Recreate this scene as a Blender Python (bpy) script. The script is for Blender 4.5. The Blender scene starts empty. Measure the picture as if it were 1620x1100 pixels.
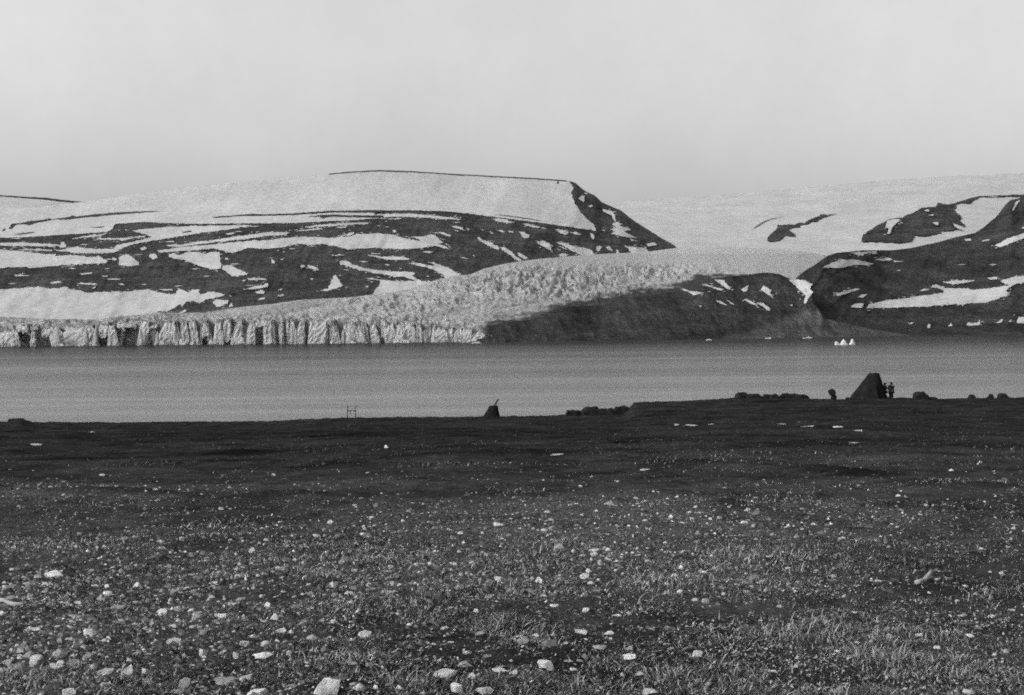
import bpy, bmesh, math, random
import numpy as np
from mathutils import Vector, Matrix
from mathutils.geometry import delaunay_2d_cdt

S = bpy.context.scene
random.seed(7)
RNG = np.random.default_rng(11)

# ------------------------------------------------------------------ camera
F = 1737.0                      # focal length in pixels of the 1620 wide frame
HC = 40.0                       # eye height above the fjord
PITCH = math.atan(35.0 / F)
ROLL = math.atan(14.0 / 1620.0)
_w0 = np.array([0, math.cos(PITCH), -math.sin(PITCH)])
_u0 = np.array([0, math.sin(PITCH), math.cos(PITCH)])
_r0 = np.array([1.0, 0, 0])
R_ = math.cos(ROLL) * _r0 - math.sin(ROLL) * _u0
U_ = math.cos(ROLL) * _u0 + math.sin(ROLL) * _r0
W_ = _w0
cam_data = bpy.data.cameras.new('camera')
cam = bpy.data.objects.new('camera', cam_data)
S.collection.objects.link(cam)
cam_data.sensor_width = 36.0
cam_data.lens = 36.0 * F / 1620.0
cam_data.clip_start = 0.1
cam_data.clip_end = 60000.0
cam.matrix_world = Matrix(((R_[0], U_[0], -W_[0], 0.0), (R_[1], U_[1], -W_[1], 0.0),
                           (R_[2], U_[2], -W_[2], HC), (0, 0, 0, 1)))
S.camera = cam

# ------------------------------------------------------------------ sky and sun
SUN_DIR = Vector((-0.74, -0.34, 0.56)).normalized()      # towards the sun
SUN_EL = math.asin(SUN_DIR.z)
SUN_AZ = math.atan2(SUN_DIR.x, SUN_DIR.y)
SUN_STRENGTH = 2.0
SKY_STRENGTH = 0.15
EXPOSURE = -0.35
world = bpy.data.worlds.new('World')
S.world = world
world.use_nodes = True
nt = world.node_tree
nt.nodes.clear()
sky = nt.nodes.new('ShaderNodeTexSky')
sky.sky_type = 'NISHITA'
sky.sun_disc = False
sky.sun_elevation = SUN_EL
sky.sun_rotation = SUN_AZ
sky.dust_density = 3.0
bw = nt.nodes.new('ShaderNodeSeparateColor')       # a blue sensitive plate: the sky as its blue light
geo = nt.nodes.new('ShaderNodeTexCoord')
sep = nt.nodes.new('ShaderNodeSeparateXYZ')
lift = nt.nodes.new('ShaderNodeMapRange')           # thin high haze: a little paler from the horizon up
lift.interpolation_type = 'SMOOTHSTEP'
for _i, _v in enumerate((0.02, 0.36, 1.06, 1.66)): lift.inputs[_i + 1].default_value = _v
mul = nt.nodes.new('ShaderNodeMath'); mul.operation = 'MULTIPLY'
cl = nt.nodes.new('ShaderNodeTexNoise'); cl.inputs['Scale'].default_value = 3.5; cl.inputs['Detail'].default_value = 6
clr = nt.nodes.new('ShaderNodeMapRange')
for _i, _v in enumerate((0.3, 0.7, 0.93, 1.07)): clr.inputs[_i + 1].default_value = _v
mul2 = nt.nodes.new('ShaderNodeMath'); mul2.operation = 'MULTIPLY'
cl.inputs['Roughness'].default_value = 0.72; cl.inputs['Detail'].default_value = 9
nt.links.new(geo.outputs['Generated'], sep.inputs[0])
nt.links.new(geo.outputs['Generated'], cl.inputs['Vector'])
nt.links.new(cl.outputs[0], clr.inputs[0])
nt.links.new(sep.outputs['Z'], lift.inputs[0])
bg = nt.nodes.new('ShaderNodeBackground')
out = nt.nodes.new('ShaderNodeOutputWorld')
nt.links.new(sky.outputs[0], bw.inputs[0])
nt.links.new(bw.outputs['Blue'], mul.inputs[0]); nt.links.new(lift.outputs[0], mul.inputs[1])
nt.links.new(mul.outputs[0], mul2.inputs[0]); nt.links.new(clr.outputs[0], mul2.inputs[1])
side = nt.nodes.new('ShaderNodeMapRange')           # the haze is paler towards the sun's side
for _i, _v in enumerate((-1.0, 1.0, 1.28, 0.78)): side.inputs[_i + 1].default_value = _v
nt.links.new(sep.outputs['X'], side.inputs[0])
mul3 = nt.nodes.new('ShaderNodeMath'); mul3.operation = 'MULTIPLY'
nt.links.new(mul2.outputs[0], mul3.inputs[0]); nt.links.new(side.outputs[0], mul3.inputs[1])
nt.links.new(mul3.outputs[0], bg.inputs[0])
nt.links.new(bg.outputs[0], out.inputs[0])
bg.inputs[1].default_value = SKY_STRENGTH
sun_data = bpy.data.lights.new('sun', 'SUN')
sun_data.energy = SUN_STRENGTH
sun_data.angle = math.radians(0.5)
sun = bpy.data.objects.new('sun', sun_data)
S.collection.objects.link(sun)
sun.rotation_euler = (-SUN_DIR).to_track_quat('-Z', 'Y').to_euler()
sun.location = (0, 0, 300)
S.view_settings.view_transform = 'Standard'
S.view_settings.look = 'None'
S.view_settings.exposure = EXPOSURE
S.view_settings.gamma = 1.0
S.view_settings.use_curve_mapping = False
S.cycles.use_denoising = False
S.cycles.use_adaptive_sampling = True
S.cycles.adaptive_threshold = 0.06
S.cycles.adaptive_min_samples = 24
S.cycles.max_bounces = 5
S.cycles.filter_width = 1.9

# ------------------------------------------------------------------ helpers
def P(px, py, Y):
    """the point seen at a photograph pixel, at forward distance Y"""
    px = np.asarray(px, float); py = np.asarray(py, float); Y = np.asarray(Y, float)
    a = (px - 810.0) / F; b = -(py - 550.0) / F
    dx = W_[0] + a * R_[0] + b * U_[0]
    dy = W_[1] + a * R_[1] + b * U_[1]
    dz = W_[2] + a * R_[2] + b * U_[2]
    k = Y / dy
    return np.stack([dx * k, dy * k, HC + dz * k], -1)

def ramp(pts):
    xs = [p[0] for p in pts]; ys = [p[1] for p in pts]
    return lambda v: np.interp(v, xs, ys)

def sstep(a, b, v):
    t = np.clip((np.asarray(v, float) - a) / (b - a), 0, 1)
    return t * t * (3 - 2 * t)

def _h(ix, iy, seed):
    n = (ix.astype(np.int64) * 374761393 + iy.astype(np.int64) * 668265263 + seed * 1274126177) & 0xffffffff
    n = ((n ^ (n >> 13)) * 1103515245) & 0xffffffff
    n = ((n ^ (n >> 15)) * 2246822519) & 0xffffffff
    return ((n ^ (n >> 16)) & 0xffffff) / float(0xffffff)

def vn(x, y, seed=0):
    x = np.asarray(x, float); y = np.asarray(y, float)
    ix = np.floor(x); iy = np.floor(y)
    fx = x - ix; fy = y - iy
    fx = fx * fx * fx * (fx * (fx * 6 - 15) + 10); fy = fy * fy * fy * (fy * (fy * 6 - 15) + 10)
    a = _h(ix, iy, seed); b = _h(ix + 1, iy, seed); c = _h(ix, iy + 1, seed); d = _h(ix + 1, iy + 1, seed)
    return (a + (b - a) * fx) * (1 - fy) + (c + (d - c) * fx) * fy

def fbm(x, y, seed=0, oct=4, gain=0.5):
    s = 0; amp = 1.0; tot = 0
    for o in range(oct):
        s = s + amp * vn(x * 2 ** o + 17.3 * o, y * 2 ** o - 9.1 * o, seed + o)
        tot += amp; amp *= gain
    return s / tot * 2 - 1          # about -1..1

def link(o, parent=None):
    S.collection.objects.link(o)
    if parent is not None:
        o.parent = parent
        o.matrix_parent_inverse = parent.matrix_world.inverted() if parent.type != 'EMPTY' else Matrix.Identity(4)
    return o

def tag(o, label=None, cat=None, group=None, kind=None):
    if label: o['label'] = label
    if cat: o['category'] = cat
    if group: o['group'] = group
    if kind: o['kind'] = kind
    return o

def mesh_np(name, verts, faces, mat, smooth=True, attrs=None):
    """verts (n,3); faces: (m,3) or (m,4) int array, or a list of both"""
    me = bpy.data.meshes.new(name)
    verts = np.asarray(verts, np.float32)
    if not isinstance(faces, list): faces = [faces]
    faces = [np.asarray(f, np.int32) for f in faces if len(f)]
    loops = np.concatenate([f.ravel() for f in faces])
    totals = np.concatenate([np.full(len(f), f.shape[1], np.int32) for f in faces])
    starts = np.concatenate([[0], np.cumsum(totals)[:-1]]).astype(np.int32)
    me.vertices.add(len(verts)); me.vertices.foreach_set('co', verts.ravel())
    me.loops.add(len(loops)); me.loops.foreach_set('vertex_index', loops)
    me.polygons.add(len(totals)); me.polygons.foreach_set('loop_start', starts)
    me.polygons.foreach_set('loop_total', totals)
    me.polygons.foreach_set('use_smooth', np.full(len(totals), smooth, bool))
    for k, v in (attrs or {}).items():
        a = me.attributes.new(k, 'FLOAT', 'POINT'); a.data.foreach_set('value', np.asarray(v, np.float32).ravel())
    me.update(calc_edges=True)
    me.validate()
    me.materials.append(mat)
    return me

def obj(name, me, parent=None):
    return link(bpy.data.objects.new(name, me), parent)

def grid_faces(nr, nc):
    i = np.arange(nr - 1)[:, None] * nc + np.arange(nc - 1)[None, :]
    i = i.ravel()
    return np.stack([i, i + 1, i + nc + 1, i + nc], -1)

# ------------------------------------------------------------------ materials (all neutral grey: a black and white plate)
class M:
    pass

def new_mat(name, rough=0.9):
    m = bpy.data.materials.new(name); m.use_nodes = True
    n = m.node_tree.nodes; n.clear()
    b = n.new('ShaderNodeBsdfPrincipled'); o = n.new('ShaderNodeOutputMaterial')
    m.node_tree.links.new(b.outputs[0], o.inputs[0])
    b.inputs['Roughness'].default_value = rough
    b.inputs['Specular IOR Level'].default_value = 0.0
    return m, m.node_tree, b

def math_node(t, op, a, b=None, c=None, clamp=False):
    n = t.nodes.new('ShaderNodeMath'); n.operation = op; n.use_clamp = clamp
    for i, v in enumerate((a, b, c)):
        if v is None: continue
        if isinstance(v, (int, float)): n.inputs[i].default_value = v
        else: t.links.new(v, n.inputs[i])
    return n.outputs[0]

def coords(t, scale=(1, 1, 1), rot=(0, 0, 0), kind='Object'):
    c = t.nodes.new('ShaderNodeTexCoord'); mp = t.nodes.new('ShaderNodeMapping')
    t.links.new(c.outputs[kind], mp.inputs[0])
    mp.inputs['Scale'].default_value = scale; mp.inputs['Rotation'].default_value = rot
    return mp.outputs[0]

def noise(t, vec, scale, detail=4, rough=0.55, dist=0.0):
    n = t.nodes.new('ShaderNodeTexNoise')
    t.links.new(vec, n.inputs['Vector'])
    n.inputs['Scale'].default_value = scale; n.inputs['Detail'].default_value = detail
    n.inputs['Roughness'].default_value = rough; n.inputs['Distortion'].default_value = dist
    return n.outputs[0]

def maprange(t, v, a, b, c, d):
    n = t.nodes.new('ShaderNodeMapRange')
    t.links.new(v, n.inputs[0])
    for i, k in enumerate((a, b, c, d)): n.inputs[i + 1].default_value = k
    return n.outputs[0]

def bump(t, bsdf, h, strength, dist):
    n = t.nodes.new('ShaderNodeBump'); n.inputs['Strength'].default_value = strength
    n.inputs['Distance'].default_value = dist
    t.links.new(h, n.inputs['Height']); t.links.new(n.outputs[0], bsdf.inputs['Normal'])

def attr(t, name):
    a = t.nodes.new('ShaderNodeAttribute'); a.attribute_name = name
    return a.outputs['Fac']

def simple(name, v, var=0.25, scale=3.0, rough=0.9, bumpd=0.0, stretch=(1, 1, 1)):
    m, t, b = new_mat(name, rough)
    nz = noise(t, coords(t, stretch), scale, 5)
    t.links.new(maprange(t, nz, 0.25, 0.75, v * (1 - var), v * (1 + var)), b.inputs['Base Color'])
    if bumpd: bump(t, b, nz, 1.0, bumpd)
    return m

def make_materials():
    # snow: pale, softly mottled by dust and melt
    m, t, b = new_mat('snow', 0.7)
    c = coords(t, (1, 0.5, 1.6))
    n1 = noise(t, c, 0.004, 6, 0.6); n2 = noise(t, c, 0.05, 4, 0.6)
    v = math_node(t, 'ADD', maprange(t, n1, 0.3, 0.7, 0.345, 0.435), maprange(t, n2, 0.3, 0.7, -0.055, 0.055))
    t.links.new(v, b.inputs['Base Color']); M.snow = m
    # ice cap snow, a little greyer, with faint banding across the slope
    m, t, b = new_mat('ice_cap_snow', 0.7)
    c = coords(t, (0.5, 0.25, 2.2))
    n1 = noise(t, c, 0.006, 6, 0.62); n2 = noise(t, c, 0.04, 3, 0.6)
    v = math_node(t, 'ADD', maprange(t, n1, 0.3, 0.7, 0.34, 0.42), maprange(t, n2, 0.3, 0.7, -0.04, 0.04))
    t.links.new(v, b.inputs['Base Color']); M.cap = m
    # mountain rock: dark scree with gully streaks
    m, t, b = new_mat('mountain_rock', 0.95)
    c = coords(t, (1, 1, 0.55))
    n1 = noise(t, c, 0.006, 6, 0.6); n2 = noise(t, c, 0.045, 5, 0.65)
    v = math_node(t, 'MULTIPLY', maprange(t, n1, 0.3, 0.7, 0.030, 0.068), maprange(t, n2, 0.25, 0.75, 0.55, 1.5))
    n3 = noise(t, coords(t, (0.12, 0.12, 2.0)), 0.02, 5, 0.7)
    v = math_node(t, 'MULTIPLY', v, maprange(t, n3, 0.3, 0.7, 0.72, 1.3))
    t.links.new(v, b.inputs['Base Color']); bump(t, b, n2, 1.0, 14.0); M.rock = m
    m, t, b = new_mat('shore_hill_rock', 0.95)
    c = coords(t, (1, 0.6, 0.5), (0, 0.35, 0))
    n1 = noise(t, c, 0.008, 6, 0.62); n2 = noise(t, c, 0.06, 5, 0.65)
    v = math_node(t, 'ADD', maprange(t, n1, 0.3, 0.7, 0.021, 0.054), math_node(t, 'MULTIPLY', attr(t, 'fan'), 0.034))
    v = math_node(t, 'MULTIPLY', v, maprange(t, n2, 0.25, 0.75, 0.6, 1.45))
    n3 = noise(t, coords(t, (0.12, 0.12, 2.0), (0, 0.2, 0)), 0.022, 5, 0.7)
    v = math_node(t, 'MULTIPLY', v, maprange(t, n3, 0.3, 0.7, 0.75, 1.28))
    t.links.new(v, b.inputs['Base Color']); bump(t, b, n2, 1.0, 11.0); M.hill = m
    M.fan = simple('fan_gravel', 0.075, 0.2, 0.02, 0.95)
    # glacier ice: dirt attribute darkens the moraine side and puts shade in the pits
    m, t, b = new_mat('glacier_ice', 0.6)
    c = coords(t, (1, 0.45, 2.5))
    n1 = noise(t, c, 0.012, 6, 0.6); n2 = noise(t, c, 0.07, 5, 0.7)
    ice = math_node(t, 'MULTIPLY', maprange(t, n1, 0.3, 0.7, 0.28, 0.42), maprange(t, n2, 0.3, 0.7, 0.72, 1.2))
    firn = t.nodes.new('ShaderNodeMix'); firn.data_type = 'FLOAT'; t.links.new(attr(t, 'firn'), firn.inputs[0]); t.links.new(ice, firn.inputs[2]); t.links.new(maprange(t, n1, 0.3, 0.7, 0.34, 0.40), firn.inputs[3]); ice = firn.outputs[0]
    d = math_node(t, 'ADD', attr(t, 'dirt_shade'), maprange(t, n1, 0.3, 0.7, -0.12, 0.12), clamp=True)
    mix = t.nodes.new('ShaderNodeMix'); mix.data_type = 'FLOAT'
    t.links.new(d, mix.inputs[0]); t.links.new(ice, mix.inputs[2]); mix.inputs[3].default_value = 0.05
    t.links.new(mix.outputs[0], b.inputs['Base Color']); bump(t, b, n2, 0.8, 6.0); M.ice = m
    # cliff ice with vertical flutes
    m, t, b = new_mat('cliff_ice', 0.5)
    c = coords(t, (1, 1, 0.30), (0, 0.22, 0))
    n1 = noise(t, c, 0.07, 5, 0.6); n2 = noise(t, coords(t, (1, 1, 0.6)), 0.25, 4, 0.6)
    v = math_node(t, 'MULTIPLY', maprange(t, n1, 0.3, 0.7, 0.33, 0.48), maprange(t, n2, 0.3, 0.7, 0.78, 1.15))
    t.links.new(v, b.inputs['Base Color']); bump(t, b, math_node(t, 'ADD', n1, n2), 0.5, 3.5); M.cliff = m
    M.berg = simple('berg_ice', 0.52, 0.12, 0.2, 0.5)
    # silty fjord water
    m, t, b = new_mat('fjord_water', 1.0)
    n0 = noise(t, coords(t, (0.12, 1, 1)), 0.006, 4, 0.5)
    sx = t.nodes.new('ShaderNodeSeparateXYZ'); t.links.new(coords(t), sx.inputs[0])
    silt = maprange(t, sx.outputs['Y'], 400, 2300, 0.235, 0.026)          # glacier silt, thicker in the shallows
    t.links.new(math_node(t, 'MULTIPLY', silt, math_node(t, 'MULTIPLY', maprange(t, n0, 0.3, 0.7, 0.75, 1.25), maprange(t, noise(t, coords(t, (0.03, 1, 1)), 0.03, 5, 0.7), 0.3, 0.7, 0.8, 1.2))), b.inputs['Base Color'])
    g = t.nodes.new('ShaderNodeBsdfGlossy'); g.inputs['Roughness'].default_value = 0.16     # rippled: far below mirror strength
    bn = t.nodes.new('ShaderNodeBump'); bn.inputs['Strength'].default_value = 0.22; bn.inputs['Distance'].default_value = 1.0
    t.links.new(noise(t, coords(t, (0.35, 1, 1)), 0.12, 6, 0.65), bn.inputs['Height']); t.links.new(bn.outputs[0], g.inputs['Normal'])
    mx = t.nodes.new('ShaderNodeMixShader'); mx.inputs[0].default_value = 0.20
    t.links.new(b.outputs[0], mx.inputs[1]); t.links.new(g.outputs[0], mx.inputs[2])
    t.links.new(mx.outputs[0], [n for n in t.nodes if n.type == 'OUTPUT_MATERIAL'][0].inputs[0])
    M.water = m
    # tundra turf
    m, t, b = new_mat('tundra_turf', 0.95)
    c = coords(t)
    big = noise(t, c, 0.35, 5, 0.6); mid = noise(t, c, 3.0, 6, 0.65); fine = noise(t, c, 28.0, 5, 0.7)
    v = math_node(t, 'MULTIPLY', maprange(t, big, 0.32, 0.68, 0.013, 0.052), maprange(t, mid, 0.3, 0.7, 0.5, 1.6))
    v = math_node(t, 'MULTIPLY', v, maprange(t, fine, 0.3, 0.7, 0.55, 1.5))
    gravel = attr(t, 'gravel')
    g = math_node(t, 'MULTIPLY', gravel, maprange(t, fine, 0.45, 0.7, 0.0, 0.10), clamp=True)
    v = math_node(t, 'ADD', v, g)
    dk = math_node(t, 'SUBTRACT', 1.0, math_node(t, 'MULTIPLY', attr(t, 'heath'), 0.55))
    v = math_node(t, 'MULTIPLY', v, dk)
    t.links.new(v, b.inputs['Base Color'])
    bump(t, b, math_node(t, 'ADD', mid, math_node(t, 'MULTIPLY', fine, 0.4)), 0.9, 0.03); M.turf = m
    # grass / leaflets / pebbles: value stored per piece
    for nm, r in (('dry_grass', 0.8), ('pebble', 0.85)):
        m, t, b = new_mat(nm, r)
        v = math_node(t, 'MULTIPLY', attr(t, 'val'), maprange(t, noise(t, coords(t), 40.0, 3), 0.3, 0.7, 0.8, 1.2))
        t.links.new(v, b.inputs['Base Color']); setattr(M, nm, m)
    # stones: object colour, lichen blotches
    m, t, b = new_mat('field_stone', 0.85)
    oi = t.nodes.new('ShaderNodeObjectInfo')
    sp = t.nodes.new('ShaderNodeRGBToBW'); t.links.new(oi.outputs['Color'], sp.inputs[0])
    n1 = noise(t, coords(t), 1.4, 6, 0.65); n2 = noise(t, coords(t), 9.0, 5, 0.65)
    v = math_node(t, 'MULTIPLY', sp.outputs[0], maprange(t, n1, 0.32, 0.6, 0.55, 1.1))
    v = math_node(t, 'MULTIPLY', v, maprange(t, n2, 0.3, 0.6, 0.7, 1.1))
    t.links.new(v, b.inputs['Base Color']); bump(t, b, n2, 0.5, 0.05); M.stone = m
    M.dark_stone = simple('dark_crag', 0.021, 0.4, 3.0, 0.95, 0.05)
    M.canvas = simple('dark_canvas', 0.015, 0.45, 2.2, 0.95, 0.03, (1, 1, 0.5))
    M.wood = simple('weathered_wood', 0.035, 0.3, 8.0, 0.9)
    M.pale_wood = simple('bleached_wood', 0.34, 0.3, 14.0, 0.8, 0.0, (0.2, 1, 1))
    M.cloth_dark = simple('dark_wool', 0.014, 0.2, 12.0, 0.95)
    M.cloth_grey = simple('grey_wool', 0.035, 0.25, 12.0, 0.95)
    M.skin = simple('skin', 0.13, 0.08, 8.0, 0.6)
    M.hair = simple('hair', 0.015, 0.2, 20.0, 0.7)
make_materials()

# ------------------------------------------------------------------ lines of the picture that the far land is built from
def YH(px): return 515.0 - (np.asarray(px, float) - 810.0) * 14.0 / 1620.0     # level line
y_water = ramp([(-300, 551.5), (0, 549), (200, 547.2), (400, 545.3), (540, 543.9), (800, 541.4), (900, 540), (1200, 535.5),
                (1430, 531), (1620, 529.5), (1920, 527)])
def DW(px): return F * HC / (y_water(px) - YH(px))                               # distance of the far shore

A_ = lambda pts: [(x / 5.4, 290 + y / 5.4) for x, y in pts]
B_ = lambda pts: [(250 + x / 5.4, 310 + y / 5.4) for x, y in pts]
C_ = lambda pts: [(500 + x / 5.4, 310 + y / 5.4) for x, y in pts]
D_ = lambda pts: [(780 + x / 5.4, 270 + y / 5.4) for x, y in pts]
E_ = lambda pts: [(1080 + x / 5.4, 300 + y / 5.4) for x, y in pts]
F_ = lambda pts: [(1320 + x / 4.583, 300 + y / 4.583) for x, y in pts]

class Layer:
    """a stretch of far land: bottom and top lines, depth at both, relief"""
    def __init__(s, x0, x1, bottom, top, d0, d1, power, relief):
        s.x0, s.x1, s.bottom, s.top, s.d0, s.d1, s.power, s.relief = x0, x1, bottom, top, d0, d1, power, relief
    def v(s, px, py):
        b = s.bottom(px); t = s.top(px)
        return np.clip((b - py) / np.maximum(b - t, 1.0), 0, 1.02)
    def depth(s, px, py):
        v = s.v(px, py)
        return s.d0(px) + (s.d1(px) - s.d0(px)) * v ** s.power + s.relief(px, py, v)
    def pts(s, px, py, off=0.0):
        px = np.asarray(px, float); py = np.asarray(py, float)
        return P(px, py, s.depth(px, py) - off)
    def build(s, name, mat, step=2.0, rows=120, attrs=None):
        xs = np.arange(s.x0, s.x1 + step, step)
        vv = np.linspace(0, 1, rows)
        PX = np.repeat(xs[None, :], rows, 0)
        PY = s.bottom(PX) + (s.top(PX) - s.bottom(PX)) * vv[:, None]
        V = s.pts(PX, PY)
        back1 = V[-1].copy(); back1[:, 1] += 160; back1[:, 0] *= 1.02; back1[:, 2] -= 25
        back2 = V[-1].copy(); back2[:, 1] += 900; back2[:, 0] *= 1.1; back2[:, 2] = np.minimum(back2[:, 2] - 250, 0)
        V = np.concatenate([V, back1[None], back2[None]], 0)
        at = {}
        for k, fn in (attrs or {}).items():
            g = fn(PX, PY); at[k] = np.concatenate([g, g[-1:], g[-1:]], 0)
        return obj(name, mesh_np(name, V.reshape(-1, 3), grid_faces(rows + 2, len(xs)), mat, True, at))

def patch(layer, poly, name, mat, parent, off=9.0, amp=0.9, step=5.0, lump=0.0, seed=0):
    pts = []
    n = len(poly)
    for i in range(n):
        (x0, y0), (x1, y1) = poly[i], poly[(i + 1) % n]
        k = max(1, int(math.hypot(x1 - x0, y1 - y0) / 1.1))
        for j in range(k):
            pts.append((x0 + (x1 - x0) * j / k, y0 + (y1 - y0) * j / k))
    a = np.array(pts)
    ext = np.ptp(a[:, 1]); am = min(amp, 0.12 * ext + 0.1)
    jx = fbm(a[:, 0] / 6.0, a[:, 1] / 3.0, 31 + seed, 4, 0.65) * am * 2.6
    jy = fbm(a[:, 0] / 6.0 + 50, a[:, 1] / 3.0, 57 + seed, 4, 0.65) * am * 1.5
    a = a + np.stack([jx, jy], -1)
    edge = len(a)
    inner = []
    if min(np.ptp(a[:, 0]), ext) > step:
        gx, gy = np.meshgrid(np.arange(a[:, 0].min(), a[:, 0].max(), step), np.arange(a[:, 1].min(), a[:, 1].max(), step * 0.7))
        g = np.stack([gx.ravel(), gy.ravel()], -1)
        inside = np.zeros(len(g), bool)
        xj, yj = a[-1]
        for xi, yi in a:
            c = ((yi > g[:, 1]) != (yj > g[:, 1])) & (g[:, 0] < (xj - xi) * (g[:, 1] - yi) / ((yj - yi) or 1e-9) + xi)
            inside ^= c
            xj, yj = xi, yi
        inner = g[inside]
    allp = np.concatenate([a, inner]) if len(inner) else a
    vs = [Vector((float(x), float(y))) for x, y in allp]
    res = delaunay_2d_cdt(vs, [], [list(range(edge))], 1, 1e-4)
    co = np.array([(v.x, v.y) for v in res[0]])
    fc = [f for f in res[2] if len(f) == 3]
    if not fc: return None
    fc = np.array(fc)[:, ::-1]
    o = off
    if lump: o = off + lump * np.maximum(fbm(co[:, 0] / 9.0, co[:, 1] / 7.0, 91, 4), -0.2)
    V = layer.pts(co[:, 0], co[:, 1], o)
    tri = V[fc]; nrm = np.cross(tri[:, 1] - tri[:, 0], tri[:, 2] - tri[:, 0]).sum(0)
    if nrm[1] > 0: fc = fc[:, ::-1]
    if name == 'snow_patch' and edge > 40:               # loose remnants melting free along the edge
        rr = np.random.default_rng(900 + seed)
        n = edge // 5
        e = a[rr.integers(0, edge, n)]
        cx = e[:, 0] + rr.normal(0, 4.0, n); cy = e[:, 1] + rr.normal(0, 1.5, n)
        lx = rr.uniform(0.7, 3.4, n); ly = rr.uniform(0.25, 0.75, n); sl = rr.normal(0.05, 0.15, n)
        q = np.stack([np.stack([cx - lx, cy - lx * sl], -1), np.stack([cx + 0.3 * lx, cy - ly], -1), np.stack([cx + lx, cy + lx * sl], -1), np.stack([cx - 0.2 * lx, cy + ly], -1)], 1).reshape(-1, 2)
        good = ((q[:, 1] > layer.top(q[:, 0]) + 2) & (q[:, 1] < layer.bottom(q[:, 0]) - 2) & (q[:, 0] > layer.x0 + 2) & (q[:, 0] < layer.x1 - 2)).reshape(-1, 4).all(1)
        q = q.reshape(-1, 4, 2)[good].reshape(-1, 2)
        if len(q):
            V2 = layer.pts(q[:, 0], q[:, 1], off + 2)
            i = np.arange(len(q) // 4)[:, None] * 4 + len(V)
            fq = np.concatenate([i, i + 1, i + 2, i + 3], 1)
            return obj(name, mesh_np(name, np.concatenate([V, V2]), [fc, fq], mat), parent)
    return obj(name, mesh_np(name, V, fc, mat), parent)

# ------------------------------------------------------------------ water
wm = mesh_np('fjord_water', [(-14000, 90, 0), (14000, 90, 0), (14000, 16000, 0), (-14000, 16000, 0)],
             np.array([[0, 1, 2, 3]]), M.water)
water = tag(obj('water', wm), 'dark still fjord water between the tundra bank and the glacier', 'water', kind='structure')

# ------------------------------------------------------------------ far ice cap
cap_top = ramp([(-300, 330), (780, 330), (945, 322), (1010, 317), (1100, 312), (1180, 306), (1240, 300), (1320, 293), (1400, 285.5), (1500, 279), (1620, 274), (1920, 262)])
cap_relief = lambda px, py, v: 60 * fbm(px / 150, py / 60, 3, 3) + 18 * fbm(px / 30, py / 10, 5, 3)
ICE_CAP = Layer(700, 1920, ramp([(0, 470), (1920, 470)]), cap_top, ramp([(0, 5300)]), ramp([(0, 9500)]), 1.25, cap_relief)
ice_cap = tag(ICE_CAP.build('ice_cap', M.cap, 3.0, 90), 'broad smooth snow covered ice cap rising behind the right hill', 'ice cap', kind='structure')
N1 = E_([(715, 440), (735, 390), (790, 350), (820, 300), (900, 298), (960, 298), (985, 285), (1040, 285), (1100, 250), (1180, 215), (1320, 205), (1230, 224), (1160, 265), (1100, 272), (1040, 295), (1000, 303), (1005, 318), (930, 330), (900, 345), (950, 375), (955, 395), (870, 395), (825, 440)])
N2 = F_([(195, 375), (205, 330), (300, 265), (400, 215), (490, 205), (560, 170), (640, 130), (730, 125), (750, 97), (830, 108), (880, 95), (1040, 48), (1200, 41), (1420, 34), (1420, 44), (1200, 51), (1050, 58), (980, 95), (870, 106), (885, 130), (865, 145), (920, 200), (910, 225), (945, 260), (935, 270), (870, 240), (910, 285), (770, 305), (765, 320), (660, 335), (580, 335), (550, 380), (500, 388), (380, 380)])
for poly in (N1, N2):
    patch(ICE_CAP, poly, 'rock_outcrop', M.rock, ice_cap, 40, 1.0, 4.0, 60)
for poly in (F_([(370, 270), (385, 225), (430, 215), (480, 215), (440, 255), (415, 280), (400, 320), (380, 322), (395, 285)]),
             F_([(710, 240), (750, 235), (755, 258), (730, 255)]), F_([(650, 150), (680, 145), (690, 160), (665, 160)]), F_([(680, 185), (720, 180), (715, 192)]),
             F_([(860, 240), (910, 275), (940, 285), (900, 285), (870, 262)])):
    patch(ICE_CAP, poly, 'snow_patch', M.snow, ice_cap, 115, 0.4)
for poly in (E_([(575, 350), (640, 305), (700, 270), (760, 248), (890, 225), (760, 252), (705, 276), (645, 312)]),
             E_([(440, 725), (540, 692), (640, 675), (720, 655), (770, 635), (730, 662), (640, 683), (545, 702)])):
    patch(ICE_CAP, poly, 'crevasse_line', M.fan, ice_cap, 25, 0.2)

# far dome on the left with its thin rock rim
dome_top = ramp([(-300, 296), (0, 308.5), (70, 313), (130, 319.5), (300, 345)])
DOME = Layer(-300, 320, ramp([(-300, 380), (320, 380)]), dome_top, ramp([(0, 7600)]), ramp([(0, 9000)]), 1.2, lambda px, py, v: 40 * fbm(px / 120, py / 50, 8, 3))
dome = tag(DOME.build('snow_dome', M.snow, 4.0, 40), 'distant snow dome with a dark rim low on the far left skyline', 'snow dome', kind='structure')
patch(DOME, A_([(-200, 92), (0, 102), (200, 115), (400, 125), (550, 145), (720, 160), (680, 170), (520, 157), (380, 140), (200, 125), (0, 111), (-200, 100)]), 'rock_rim', M.rock, dome, 12, 0.4)

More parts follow.
